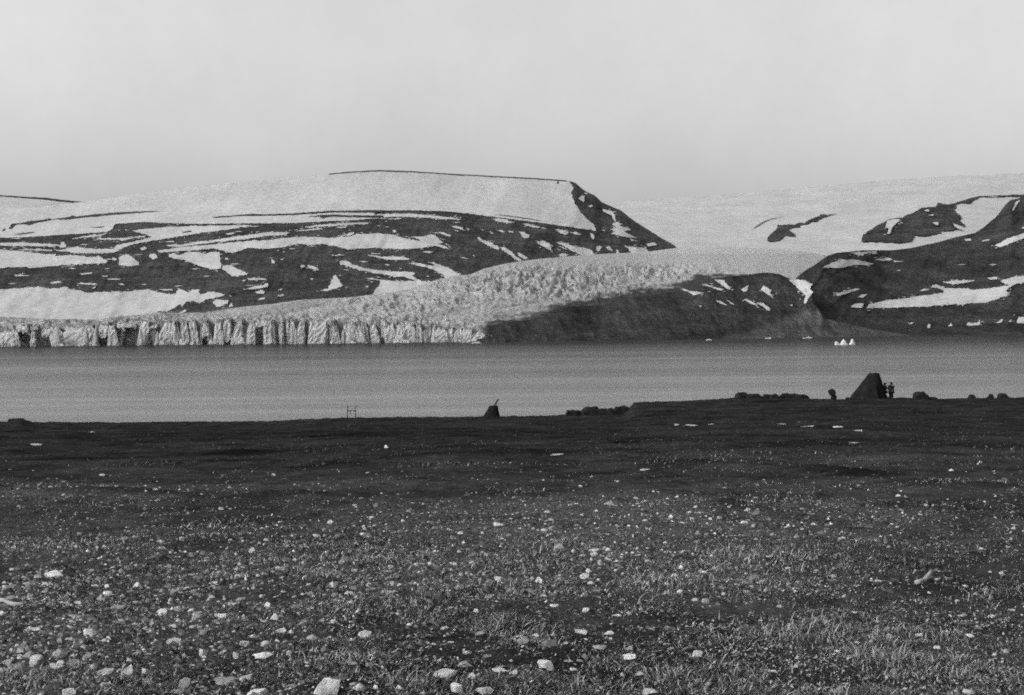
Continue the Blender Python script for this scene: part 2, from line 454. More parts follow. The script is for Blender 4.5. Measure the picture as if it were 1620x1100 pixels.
# ------------------------------------------------------------------ left mountain
mt_top = ramp([(-300, 342), (0, 332), (60, 328), (130, 320), (200, 310), (270, 300), (335, 293), (400, 287), (470, 280), (540, 273.5), (600, 270), (650, 271.5), (700, 275), (775, 279), (850, 283), (893, 286), (903, 287),
               (911, 290), (920, 298), (928, 303.5), (941, 309.5), (952, 320), (970, 328), (982, 333), (1000, 347), (1010, 354), (1023, 362), (1045, 376), (1067, 388), (1070, 392)])
mt_bot = ramp([(-300, 516), (0, 516), (250, 512), (330, 505), (400, 495), (470, 486), (600, 474), (690, 455), (740, 446), (830, 426), (900, 418), (1000, 411), (1050, 408), (1070, 406)])
def mt_relief(px, py, v):
    low = 1 - sstep(0.45, 0.62, v)
    g = 40 * fbm(px / 70 + 0.004 * py, py / 30, 21, 4) + 26 * fbm(px / 13 + py / 24, py / 30, 23, 4)
    return g * (0.25 + 0.75 * low)
MT = Layer(-300, 1070, mt_bot, mt_top, ramp([(0, 4450), (400, 4500), (740, 4900), (900, 5400), (1070, 6000)]),
           ramp([(0, 6500), (903, 6700), (1000, 6400), (1070, 6100)]), 0.9, mt_relief)
mountain = tag(MT.build('left_mountain', M.rock, 2.0, 130), 'long flat topped mountain banded with snow and dark rock on the left', 'mountain', kind='structure')
crest = [(x, float(mt_top(x)) - 0.3) for x in range(-300, 901, 12)]
cap_low = [(900.4, 287.0), (906.9, 297.8), (904.4, 307), (906, 314.4), (909.6, 322), (919, 336.7), (928, 346), (939, 355), (943, 365.4), (900, 359), (863, 353.3), (817, 347.8), (780, 343), (740, 337.8), (700, 334), (640, 333), (604, 333.2),
           (590, 338), (596, 342), (600, 345), (589, 346), (555, 349), (518, 350), (500, 351.5), (463, 353), (398, 353.5), (350, 354), (300, 354.3), (250, 352.5), (222, 351.5), (183, 354), (178, 362), (170, 367), (115, 370.5), (61, 374), (28, 376), (0, 376), (-300, 380)]
patch(MT, crest + cap_low, 'snow_cap', M.snow, mountain, 9, 0.7, 5.0)
rim = [(x, float(mt_top(x)) + 0.2 - (0.6 if x < 540 else 1.0)) for x in range(520, 904, 8)]
patch(MT, rim + [(x, y + 1.0 + 0.7 * float(vn(np.array(x / 22.0), np.array(0.0), 9))) for x, y in reversed(rim)], 'rock_rim', M.rock, mountain, 16, 0.25)
for poly in (A_([(75, 390), (100, 345), (130, 345), (180, 342), (240, 325), (320, 318), (430, 300), (450, 312), (330, 332), (240, 358), (220, 350), (150, 350), (130, 358), (100, 388)]),
             A_([(440, 308), (560, 293), (620, 276), (650, 286), (820, 264), (950, 252), (1180, 241), (1400, 238), (1180, 252), (960, 268), (820, 282), (680, 296), (560, 310)]),
             A_([(20, 410), (40, 385), (50, 390), (30, 412)]), A_([(120, 435), (280, 415), (300, 420), (150, 440)]), A_([(760, 375), (900, 368), (860, 378)]),
             B_([(455, 180), (640, 168), (800, 152), (900, 158), (1150, 150), (1450, 128), (1850, 121), (1925, 121), (1925, 142), (1850, 142), (1500, 140), (1150, 162), (900, 168), (700, 170), (500, 186)]),
             B_([(1270, 178), (1400, 162), (1500, 158), (1620, 166), (1850, 166), (1925, 168), (1925, 186), (1850, 184), (1620, 180), (1480, 176), (1400, 192), (1380, 176)]),
             D_([(545, 95), (562, 92), (556, 115), (548, 112)]), A_([(1550, 415), (1620, 405), (1640, 415), (1560, 422)]),
             D_([(0, 372), (120, 382), (300, 408), (480, 440), (300, 414), (120, 388)])):
    patch(MT, poly, 'rock_patch', M.rock, mountain, 16, 0.5)
apron = A_([(-1600, 920), (0, 905), (150, 900), (250, 890), (330, 885), (430, 900), (520, 900), (560, 885), (600, 905), (680, 915), (740, 935), (800, 935), (1000, 925), (1100, 925), (1200, 910), (1260, 905)]) + \
    B_([(0, 825), (100, 842), (150, 835), (170, 795), (240, 815), (260, 830), (290, 805), (340, 800), (360, 840), (400, 835), (420, 825), (490, 820), (570, 845), (530, 860), (400, 890), (360, 920), (300, 895), (250, 900), (200, 945), (190, 925), (130, 960), (80, 990), (0, 985)]) + \
    [(240, 505), (150, 511), (0, 514), (-300, 515)]
S18 = B_([(0, 465), (200, 442), (500, 412), (800, 382), (900, 382), (1050, 366), (1200, 350), (1360, 352)]) + \
    C_([(0, 355), (130, 360), (250, 350), (300, 345), (350, 325), (530, 322), (680, 335), (700, 350), (800, 370), (880, 385), (890, 375), (810, 350), (930, 345), (980, 330), (1030, 340), (1050, 370), (1085, 400), (1040, 405), (1140, 450), (1090, 445), (1020, 425), (930, 440), (780, 455), (600, 450), (480, 445), (260, 460), (150, 425), (60, 412)]) + \
    B_([(1400, 412), (1300, 420), (1200, 410), (1060, 440), (900, 455), (760, 442), (700, 470), (640, 490), (560, 470), (470, 450), (300, 465), (0, 485)])
S4 = [(207, 365), (235, 362), (259, 359.5), (280, 358.8), (300, 358), (350, 357), (390, 357), (401, 357.8), (380, 360), (337, 366.5), (316, 369), (280, 374.5), (255, 379), (235, 382), (215, 385), (200, 390), (190, 395), (178, 395), (185, 388), (205, 383.5), (222, 380.5), (240, 375.5), (232, 371.5), (220, 368)]
left_snow = [apron, S18, S4] + [A_(p) for p in (
    [(-1600, 520), (0, 512), (180, 505), (330, 515), (480, 522), (520, 530), (480, 540), (380, 540), (180, 538), (0, 532), (-1600, 530)],
    [(512, 550), (525, 505), (540, 498), (555, 505), (562, 548)],
    [(480, 577), (600, 550), (660, 542), (740, 560), (950, 562), (1030, 575), (980, 590), (800, 602), (700, 597), (600, 589)],
    [(185, 560), (450, 570), (440, 580), (200, 571)],
    [(620, 477), (700, 455), (850, 438), (930, 424), (870, 447), (760, 460), (680, 470)],
    [(810, 465), (900, 470), (1050, 470), (1150, 460), (1250, 445), (1230, 462), (1100, 477), (1050, 490), (1000, 480), (860, 480)],
    [(-1600, 570), (0, 565), (250, 590), (400, 605), (480, 605), (470, 625), (560, 615), (680, 618), (780, 635), (840, 618), (870, 640), (915, 660), (910, 680), (850, 685), (700, 690), (500, 705), (300, 722), (240, 725), (220, 715), (60, 720), (0, 725), (-1600, 735)],
    [(1015, 640), (1050, 608), (1100, 612), (1140, 640), (1180, 675), (1190, 700), (1120, 710), (1015, 700)],
    [(1280, 600), (1330, 600), (1345, 640), (1300, 650), (1270, 625)],
    [(680, 772), (780, 763), (790, 772), (700, 780)], [(910, 813), (1030, 816), (1020, 825), (920, 823)], [(420, 850), (500, 836), (530, 848), (440, 860)], [(640, 853), (820, 856), (820, 868), (700, 864)],
    [(785, 895), (820, 882), (815, 895), (790, 905)], [(1010, 860), (1045, 856), (1065, 873), (1030, 870)], [(870, 790), (915, 790), (915, 799), (875, 799)], [(120, 783), (240, 786), (240, 794), (130, 793)],
    [(1360, 905), (1470, 905), (1480, 915), (1400, 918)], [(960, 635), (990, 640), (1000, 655), (965, 660)], [(1195, 560), (1240, 545), (1260, 560), (1215, 575)], [(1420, 530), (1520, 520), (1500, 535), (1440, 540)], [(1450, 500), (1490, 495), (1480, 503)])] + [B_(p) for p in (
    [(90, 500), (130, 490), (180, 510), (250, 480), (340, 478), (390, 500), (440, 485), (520, 480), (530, 540), (545, 590), (540, 625), (470, 630), (400, 615), (330, 590), (200, 540), (140, 535), (95, 520)],
    [(550, 595), (620, 595), (680, 625), (740, 650), (765, 672), (700, 680), (630, 685), (590, 655), (550, 630)],
    [(750, 710), (860, 700), (930, 710), (900, 719), (780, 718)], [(755, 797), (820, 770), (900, 765), (920, 745), (945, 745), (940, 770), (880, 790), (800, 797)], [(830, 825), (880, 805), (920, 820), (900, 840), (850, 835)],
    [(1020, 855), (1060, 835), (1080, 850), (1050, 865)], [(1020, 807), (1055, 793), (1062, 805)], [(850, 890), (880, 870), (920, 868), (900, 887)],
    [(1215, 605), (1230, 590), (1265, 590), (1255, 605), (1225, 615)], [(1275, 590), (1300, 595), (1350, 608), (1385, 637), (1350, 630), (1280, 615)],
    [(1385, 807), (1450, 790), (1480, 740), (1500, 680), (1520, 672), (1535, 710), (1580, 765), (1540, 785), (1480, 802), (1440, 815)],
    [(570, 535), (590, 525), (605, 545), (580, 548)], [(968, 540), (990, 556), (998, 574), (970, 574)], [(1040, 547), (1078, 528), (1060, 548)], [(1300, 716), (1320, 703), (1333, 716)], [(1015, 468), (1030, 462), (1035, 475)], [(1060, 478), (1085, 470), (1080, 488)],
    [(470, 905), (500, 885), (560, 895), (600, 890), (590, 920), (540, 945), (500, 950), (480, 925)], [(605, 950), (625, 908), (640, 945)], [(185, 1000), (230, 970), (237, 985), (205, 1005)], [(600, 855), (620, 848), (630, 862)],
    [(120, 430), (300, 400), (500, 375), (660, 350), (830, 325), (960, 310), (1130, 315), (1090, 332), (930, 342), (800, 362), (600, 385), (400, 405), (280, 425), (170, 437)],
    [(570, 322), (640, 314), (665, 322), (600, 332)], [(1175, 298), (1300, 283), (1405, 273), (1390, 286), (1250, 302)], [(1250, 266), (1350, 249), (1480, 243), (1620, 233), (1620, 243), (1500, 256), (1400, 263), (1280, 272)],
    [(60, 390), (130, 384), (140, 392), (80, 397)], [(600, 262), (760, 252), (800, 256), (700, 268)], [(1520, 270), (1600, 262), (1615, 270), (1550, 276)])] + [C_(p) for p in (
    [(0, 250), (200, 240), (300, 231), (455, 229), (440, 241), (250, 251), (60, 263), (0, 263)], [(180, 268), (262, 263), (250, 274)], [(200, 345), (280, 320), (332, 310), (322, 329), (260, 340)],
    [(490, 165), (600, 152), (800, 152), (980, 165), (1150, 185), (1250, 203), (1150, 205), (1000, 192), (850, 184), (700, 179), (560, 183), (500, 179)], [(600, 198), (700, 189), (735, 193), (640, 203)],
    [(1155, 258), (1190, 256), (1252, 272), (1240, 290), (1190, 276)], [(1285, 278), (1318, 285), (1300, 295)], [(1045, 310), (1090, 310), (1152, 340), (1142, 352), (1080, 331)], [(1520, 195), (1560, 194), (1640, 205), (1640, 228), (1550, 214)],
    [(1380, 360), (1395, 353), (1420, 378), (1500, 398), (1567, 445), (1555, 462), (1480, 427), (1400, 391)], [(1400, 280), (1432, 290), (1425, 299)], [(1480, 300), (1522, 320), (1500, 324)], [(905, 479), (960, 469), (1003, 482), (960, 488)], [(1160, 222), (1240, 226), (1200, 231)],
    [(440, 505), (520, 511), (562, 525), (530, 527), (460, 516)], [(470, 490), (550, 492), (545, 500), (480, 498)], [(545, 525), (620, 514), (740, 519), (803, 540), (760, 549), (640, 546), (570, 536)],
    [(205, 560), (230, 550), (280, 565), (340, 595), (430, 620), (520, 635), (640, 645), (830, 650), (850, 660), (820, 685), (870, 710), (900, 725), (860, 735), (820, 712), (740, 690), (680, 695), (600, 675), (500, 660), (370, 635), (280, 605), (210, 580)],
    [(410, 705), (480, 702), (540, 714), (700, 729), (840, 729), (900, 729), (990, 735), (960, 770), (780, 800), (640, 830), (540, 850), (480, 848), (515, 790), (552, 745), (540, 722), (470, 715)],
    [(800, 570), (880, 575), (1000, 600), (1060, 605), (960, 568), (1000, 568), (1090, 600), (1150, 625), (1200, 655), (1230, 685), (1250, 705), (1110, 715), (1080, 670), (1000, 630), (900, 602), (830, 582)],
    [(650, 295), (675, 289), (692, 312), (660, 314)], [(935, 688), (960, 680), (965, 692)], [(420, 770), (445, 768), (440, 785)])] + [D_(p) for p in (
    [(0, 415), (60, 414), (190, 445), (130, 448), (30, 432)], [(250, 455), (300, 454), (400, 485), (370, 489), (290, 472)], [(410, 482), (462, 496), (430, 497)], [(530, 500), (580, 504), (650, 525), (620, 552), (570, 531)], [(650, 529), (700, 524), (762, 541), (750, 554), (690, 541)],
    [(130, 512), (175, 514), (177, 536), (140, 527)], [(220, 522), (260, 525), (310, 550), (300, 576), (265, 576)], [(365, 600), (400, 605), (430, 595), (480, 625), (500, 670), (512, 697), (450, 660), (390, 630)],
    [(545, 615), (600, 614), (680, 645), (820, 668), (850, 690), (870, 730), (760, 730), (700, 697), (600, 645)], [(0, 625), (50, 658), (45, 676), (0, 652)], [(65, 655), (100, 654), (150, 690), (200, 735), (252, 770), (210, 767), (130, 711), (70, 676)], [(205, 700), (250, 714), (302, 750), (270, 757), (220, 731)],
    [(560, 715), (590, 704), (642, 720), (620, 737), (570, 731)], [(825, 535), (855, 544), (867, 580), (845, 583)], [(722, 237), (760, 213), (783, 220), (781, 272), (760, 260)], [(780, 185), (812, 195), (800, 207)], [(810, 306), (840, 290), (852, 300), (830, 313)],
    [(935, 335), (960, 333), (1020, 350), (1042, 380), (1050, 435), (1036, 430), (1010, 380), (950, 355)], [(1015, 460), (1050, 438), (1095, 455), (1080, 475), (1170, 493), (1182, 512), (1120, 516), (1160, 545), (1218, 577), (1150, 571), (1080, 556), (1013, 541), (1040, 515), (998, 500), (1050, 490)],
    [(970, 655), (1000, 643), (1022, 692), (990, 681)], [(1055, 675), (1067, 675), (1072, 715), (1050, 715)], [(880, 650), (910, 640), (930, 655), (900, 692), (880, 675)], [(1165, 580), (1242, 604), (1180, 597)],
    [(1125, 640), (1180, 650), (1290, 660), (1340, 690), (1400, 692), (1540, 700), (1540, 740), (1190, 740), (1160, 670)], [(1300, 627), (1380, 613), (1392, 640), (1330, 647)])]
for i, poly in enumerate(left_snow):
    patch(MT, poly, 'snow_patch', M.snow, mountain, 10 + 0.05 * (i % 7), 0.9, 5.0, seed=i)
# small streaks lying along the strata of the upper band
rs = random.Random(4)
k = 0
while k < 55:
    x = rs.uniform(10, 900); y = rs.uniform(340, 470)
    t0 = float(np.interp(x, [0, 300, 600, 900], [378, 360, 342, 368])); t1 = float(np.interp(x, [0, 250, 450, 600, 720, 900], [452, 455, 455, 440, 420, 395]))
    if not t0 < y < t1: continue
    dx = rs.uniform(3, 9); dy = rs.uniform(0.5, 1.1); sl = float(np.interp(x, [0, 300, 550, 900], [0.02, -0.12, 0.03, 0.4]))
    patch(MT, [(x - dx, y - dx * sl), (x - dx * 0.3, y - dy - dx * 0.3 * sl), (x + dx, y + dx * sl), (x + dx * 0.2, y + dy + 0.2 * dx * sl)], 'snow_patch', M.snow, mountain, 12, 0.3, seed=k)
    k += 1

# ------------------------------------------------------------------ right hill
rh_top = ramp([(1255, 446), (1263.5, 436), (1274, 427.8), (1289, 419.4), (1300, 411), (1310, 404.6), (1324, 400), (1348, 398), (1364, 396.2), (1412, 396), (1440, 392.7), (1481, 384), (1512, 375.3), (1542.6, 368.7), (1555.6, 360), (1577.5, 341.5), (1590.6, 324), (1599, 316.4), (1612, 314), (1620, 309), (1680, 285), (1760, 300), (1920, 340)])
rh_relief = lambda px, py, v: 40 * fbm(px / 80, py / 40, 41, 4) * sstep(0, 0.2, v) + 24 * fbm(px / 14 + py / 22, py / 26, 43, 4) * sstep(0, 0.1, v)
RH = Layer(1255, 1920, lambda px: y_water(px) + 0.6, rh_top, lambda px: DW(px) - 25, ramp([(1255, 3800), (1400, 4700), (1620, 5000), (1920, 5000)]), 0.9, rh_relief)
right_hill = tag(RH.build('right_hill', M.hill, 2.0, 120), 'dark hill with snow streaks rising from the shore on the right', 'hill', kind='structure')
right_snow = [[(1303, 422), (1317, 415.7), (1330, 411), (1348.5, 410.5), (1371, 414.5), (1381, 417.4), (1374, 419.5), (1353, 419), (1333, 423.3), (1320, 424), (1310, 424)]] + [F_(p) for p in (
    [(105, 457), (200, 454), (300, 445), (308, 466), (220, 466), (205, 480)], [(290, 506), (400, 496), (420, 510), (350, 517)], [(425, 516), (512, 520), (440, 526)], [(445, 589), (470, 582), (484, 590)],
    [(235, 860), (250, 830), (380, 805), (460, 795), (600, 775), (790, 750), (800, 735), (770, 720), (705, 705), (710, 690), (740, 690), (800, 715), (880, 718), (970, 718), (990, 730), (1200, 705), (1270, 695), (1200, 665), (1310, 630), (1420, 626), (1420, 660), (1300, 690), (1240, 730), (1270, 755), (1180, 795), (1100, 820), (1000, 822), (920, 835), (880, 830), (700, 845), (450, 857)],
    [(800, 675), (860, 660), (1022, 657), (970, 673), (870, 686)], [(1112, 640), (1187, 631), (1180, 651), (1130, 654)], [(618, 730), (650, 719), (694, 725), (640, 737)], [(0, 750), (20, 752), (120, 725), (187, 719), (100, 751), (25, 772)], [(168, 780), (200, 760), (240, 759), (210, 782)], [(122, 850), (150, 830), (212, 824), (200, 857), (160, 860)],
    [(943, 362), (990, 354), (997, 370), (960, 374)], [(1162, 409), (1250, 360), (1420, 300), (1420, 335), (1210, 417)], [(1288, 152), (1320, 85), (1347, 77), (1320, 112), (1302, 152)], [(1355, 282), (1400, 262), (1400, 285)], [(1068, 373), (1120, 359), (1127, 366), (1080, 379)],
    [(668, 1002), (685, 976), (702, 985), (690, 1004)], [(823, 992), (845, 966), (862, 992)], [(957, 987), (970, 960), (1000, 970), (1035, 965), (1050, 948), (1058, 977), (1000, 987)], [(1168, 967), (1222, 938), (1217, 967)], [(1263, 957), (1281, 938), (1280, 960)], [(1318, 962), (1335, 928), (1420, 915), (1420, 965), (1335, 972)],
    [(530, 970), (580, 962), (560, 975)], [(1120, 545), (1180, 541), (1150, 550)], [(880, 545), (960, 541), (920, 548)])]
for i, poly in enumerate(right_snow):
    patch(RH, poly, 'snow_patch', M.snow, right_hill, 10, 0.8, 5.0, seed=i + 300)

# ------------------------------------------------------------------ dark middle hill with its gravel fan
mh_top = ramp([(745, 541), (768, 525), (772, 517), (795, 511.5), (814, 508), (838, 507), (855, 500), (888, 486), (925, 484), (953, 483), (964, 476), (999, 470), (1040, 466), (1060, 463), (1080, 459), (1100, 451), (1122, 443), (1150, 437.5), (1184, 436), (1200, 432), (1217, 431.5), (1234, 434), (1250, 442), (1262, 444), (1275, 451), (1284, 466), (1291, 484), (1304, 504), (1363, 518), (1400, 524.5), (1436, 530)])
def mh_relief(px, py, v):
    e = sstep(0.0, 0.12, v)
    return e * (34 * fbm(px / 45 - py / 60, py / 34, 61, 4) + 22 * fbm(px / 11 - py / 18, py / 24, 63, 4))
MH = Layer(745, 1436, lambda px: y_water(px) + 0.6, mh_top, lambda px: DW(px) - 40, lambda px: DW(px) + ramp([(745, 60), (850, 350), (1000, 650), (1200, 800), (1262, 620), (1284, 330), (1300, 130), (1436, 10)])(px), 1.0, mh_relief)
fan_line = ramp([(1120, 540), (1150, 533), (1185, 522), (1230, 508), (1262, 494), (1290, 492), (1304, 498), (1436, 526)])
def fan_mask(px, py):
    return sstep(-5, 7, py - fan_line(px) + 4 * fbm(px / 18, py / 10, 65, 3)) * sstep(1100, 1160, px)
mid_hill = tag(MH.build('middle_hill', M.hill, 2.0, 100, {'fan': fan_mask}), 'dark moraine hill on the shore between the glacier and the right hill', 'hill', kind='structure')
mid_snow = [E_(p) for p in ([(40, 868), (100, 868), (182, 885), (100, 904)], [(150, 805), (200, 812), (280, 835), (352, 850), (330, 862), (230, 832)], [(270, 770), (350, 775), (370, 800), (412, 850), (380, 848), (330, 812)],
    [(498, 856), (540, 830), (562, 818), (547, 867), (520, 872)], [(668, 857), (690, 823), (762, 860), (747, 885), (777, 927), (740, 907)], [(518, 941), (545, 933), (642, 991), (600, 982)], [(638, 971), (670, 963), (747, 1015), (736, 1042), (690, 1002)], [(278, 946), (320, 949), (382, 991), (330, 977)],
    [(900, 770), (970, 765), (1040, 776), (1112, 810), (1085, 850), (1117, 875), (1080, 920), (1050, 977), (1030, 975), (1050, 910), (1010, 870), (960, 820)], [(370, 940), (400, 955), (450, 988), (410, 975)], [(915, 985), (945, 985), (935, 998)], [(140, 995), (165, 993), (160, 1005)],
    [(-40, 835), (0, 842), (60, 868), (20, 866)])]
for i, poly in enumerate(mid_snow):
    patch(MH, poly, 'snow_patch', M.snow, mid_hill, 9, 0.7, seed=i + 400)

# ------------------------------------------------------------------ glacier
front_top = ramp([(-300, 528), (0, 523), (50, 518), (100, 514), (200, 511), (280, 509), (420, 508), (500, 510), (600, 511), (640, 513), (700, 518), (760, 525), (800, 531), (830, 533), (2000, 534)])
gl_top = ramp([(-300, 505), (0, 501), (80, 505), (150, 506), (200, 500), (250, 494.5), (320, 495.5), (345, 491), (370, 487), (400, 484), (430, 481), (470, 475), (520, 472), (560, 470), (600, 464.5), (640, 460), (690, 443), (725, 436), (745, 434), (765, 425.5), (800, 417), (840, 411), (880, 407.5), (920, 404), (960, 401.5), (1000, 400), (1030, 398), (1065, 393), (1120, 391), (1200, 393), (1260, 397), (1300, 403), (1340, 410)])
g_d1 = ramp([(-300, 4100), (0, 4200), (400, 4300), (740, 4700), (900, 5150), (1067, 5700), (1300, 5750)])
MORAINE = ramp([(740, 545), (760, 528), (772, 513), (795, 507), (838, 501), (870, 486), (925, 478), (960, 470), (1000, 463), (1040, 458), (1075, 452), (1110, 438), (1150, 434), (1184, 433.5), (1240, 437), (1290, 452), (1340, 452)])
def build_glacier():
    xs = np.arange(-300, 1338, 1.5); rows = 190
    vv = np.linspace(0, 1, rows)
    PX = np.repeat(xs[None], rows, 0)
    b = front_top(PX) + 1.0; t = gl_top(PX)
    PY = b + (t - b) * vv[:, None]
    d0 = DW(PX) + 55; D = d0 + (g_d1(PX) - d0) * vv[:, None] ** 1.1
    V = P(PX, PY, D)
    V[..., 2] += np.minimum(0, 0)
    # broken ice: sharp ridged blocks where the glacier falls, low ripples elsewhere
    fall = np.exp(-((PX - 850) / 170) ** 2) * np.exp(-((PY - 447) / 24) ** 2) * 1.0
    fall = np.maximum(fall, 0.75 * np.exp(-((PX - 1010) / 120) ** 2) * np.exp(-((PY - 432) / 15) ** 2))
    fall = np.maximum(fall, 0.55 * np.exp(-((PX - 640) / 110) ** 2) * np.exp(-((PY - 478) / 18) ** 2))
    front = (1 - sstep(2, 20, front_top(PX) - PY)) * sstep(820, 720, PX)
    cx = PX / 8.6 + 1.2 * fbm(PX / 20, PY / 10, 71, 2); cy = PY / 5.4 + 1.2 * fbm(PX / 20, PY / 10, 72, 2)
    block = vn(cx, cy, 73); rid = 1 - np.abs(2 * vn(cx * 1.7, cy * 1.4, 74) - 1)
    ser = 26 * (block - 0.4) + 20 * (rid - 0.5)
    low = 2.6 * fbm(PX / 26, PY / 3.0, 75, 4) + 3.2 * (vn(PX / 5, PY / 2.4, 76) - 0.5)
    wave = 5.0 * fbm(PX / 60 + PY / 30, PY / 7, 77, 3)
    smooth_up = sstep(405, 425, PY + 0 * PX)
    edge = sstep(0, 0.06, 1 - vv)[:, None]
    V[..., 2] += edge * ((fall + 0.35 * front) * ser * smooth_up + (low * (0.25 + 0.75 * sstep(400, 440, PY)) + wave * sstep(410, 450, PY)) * (1 - 0.75 * sstep(1000, 1090, PX)))
    edge_w = 12 - 8 * sstep(1040, 1110, PX)
    dirt_shade = sstep(-1.0, 0.35, (PY - MORAINE(PX) + 9 * fbm(PX / 34 + PY / 30, PY / 5, 79, 5) + 5 * fbm(PX / 9, PY / 3, 80, 3) * sstep(1100, 1040, PX)) / edge_w) * sstep(740, 775, PX)
    dirt_shade = np.maximum(dirt_shade, 0.16 + 0.22 * fbm(PX / 45, PY / 4, 81, 4) * sstep(445, 470, PY))
    dirt_shade = np.maximum(dirt_shade, fall * 0.55 * sstep(0.52, 0.25, block))                      # shade of the pits between blocks, put into the colour
    streak = sstep(0.05, 0.5, fbm(PX / 120 + PY / 60, (PY + 0.18 * PX) / 5.0, 85, 4))
    dirt_shade = np.maximum(dirt_shade, 0.42 * streak * sstep(452, 478, PY))
    dirt_shade = np.maximum(dirt_shade, 0.42 * sstep(0.0, 0.5, fbm(PX / 25, PY / 4, 87, 4) + 0.35) * sstep(360, 300, PX) * sstep(492, 499, PY))
    dirt_shade = np.where(PY < 402, dirt_shade * 0.3, dirt_shade)
    firn = np.maximum(sstep(428, 400, PY + 5 * fbm(PX / 40, PY / 8, 83, 3)) * sstep(860, 960, PX), sstep(985, 1085, PX + 25 * fbm(PX / 40, PY / 6, 89, 3)))
    firn = np.concatenate([firn[:1], firn, firn[-1:]], 0)
    wall = V[0].copy(); wall[:, 2] = -5
    V = np.concatenate([wall[None], V], 0)
    dirt_shade = np.concatenate([dirt_shade[:1] * 0 + 0.3, dirt_shade], 0)
    back = V[-1].copy(); back[:, 1] += 250; back[:, 2] -= 60
    V = np.concatenate([V, back[None]], 0); dirt_shade = np.concatenate([dirt_shade, dirt_shade[-1:]], 0)
    return obj('glacier', mesh_np('glacier', V.reshape(-1, 3), grid_faces(rows + 2, len(xs)), M.ice, True, {'dirt_shade': np.clip(dirt_shade, 0, 1), 'firn': np.clip(firn, 0, 1)}))
glacier = tag(build_glacier(), 'crevassed valley glacier flowing down to the fjord', 'glacier', kind='structure')

CAVES = [(33, 48, 526, 548, 90), (56, 65, 522, 548, 60), (66, 84, 532, 548, 70), (156, 168, 533, 548, 70), (194, 218, 519, 547, 120), (231, 242, 520, 547, 70), (320, 329, 534, 546, 60), (356, 366, 540, 546, 50),
         (403, 418, 518, 545, 60), (436, 443, 510, 530, 50), (449, 453, 522, 545, 50), (481, 488, 512, 545, 80), (516, 521, 512, 540, 50), (585, 588, 512, 530, 40), (604, 611, 533, 542, 60)]
def ice_columns():
    r = random.Random(12)
    x = -70.0; n = 0
    while x < 778:
        w = r.choice((4, 7, 10, 13, 17, 22, 28)) * r.uniform(0.8, 1.2)
        cave = None
        for c in CAVES:
            if c[0] - 1.0 <= x + 0.5 < c[1]: cave = c
        nxt = min([c[0] for c in CAVES if c[0] > x + 2] or [9999])
        if cave: w = cave[1] - x
        elif x + w > nxt - 2: w = max(3.0, nxt - x)
        cxp = x + w / 2
        top = float(front_top(cxp)) + r.uniform(-2.5, 4.0) + 4 * float(fbm(np.array(cxp / 40.0), np.array(0.5), 95, 3))
        base = float(y_water(cxp))
        D = float(DW(cxp))
        u = D / F                                       # metres per pixel
        segs = [(base + 1.0, top, r.uniform(-3, 4) + (18 if r.random() < 0.12 and w < 11 else 0))]
        if cave: segs = [(base + 1.0, cave[2], cave[4]), (cave[2] + 0.5, top, r.uniform(0, 8))]
        for (yb, yt, off) in segs:
            if yb - yt < 2: continue
            N = 11; L = 9
            lean = r.uniform(-0.26, 0.2)
            setb = r.uniform(4, 20)
            taper = r.uniform(0.35, 0.7) if r.random() < 0.35 and not cave else 1.0
            ang = [math.pi * (-0.02 + 1.04 * i / (N - 1)) for i in range(N)]
            rad = [r.uniform(0.84, 1.06) for _ in ang]
            V = []
            for l in range(L):
                tt = l / (L - 1)
                yy = yb + (yt - yb) * tt
                g = r.uniform(0.93, 1.05) * (1.0 if tt < 0.85 else r.uniform(0.68, 0.95)) * (1 + (taper - 1) * tt)
                for i, a in enumerate(ang):
                    xx = cxp + math.copysign(abs(math.cos(a)) ** 0.8, -math.cos(a)) * w * 0.62 * g * min(1.05, rad[i] + 0.1) + lean * (base - yy)
                    dd = D + off + 26 - abs(math.sin(a)) ** 0.38 * min(16, 5 + w * u * 0.16) * rad[i] * g + r.uniform(-2.0, 2.0) + (tt ** 3) * setb
                    ty = yy + (r.uniform(-2.4, 2.6) if l == L - 1 else r.uniform(-1.2, 1.2) if l else (r.uniform(-5, 4) if yb < base - 3 else 0))
                    V.append(P(xx, ty, dd))
            faces = []
            for l in range(L - 1):
                for i in range(N - 1):
                    q = l * N + i
                    faces.append((q, q + 1, q + N + 1, q + N))
            V = [tuple(v) for v in V]
            # top rows run back to the glacier
            k0 = (L - 1) * N
            b0 = len(V)
            for i in range(N):
                p = V[k0 + i]; V.append((p[0] * 1.015, p[1] + 75, p[2] + r.uniform(-3, 2)))
            for i in range(N - 1): faces.append((k0 + i, k0 + i + 1, b0 + i + 1, b0 + i))
            obj('ice_column', mesh_np('ice_column', V, np.array(faces), M.cliff, False), glacier)
            n += 1
        x += w
ice_columns()
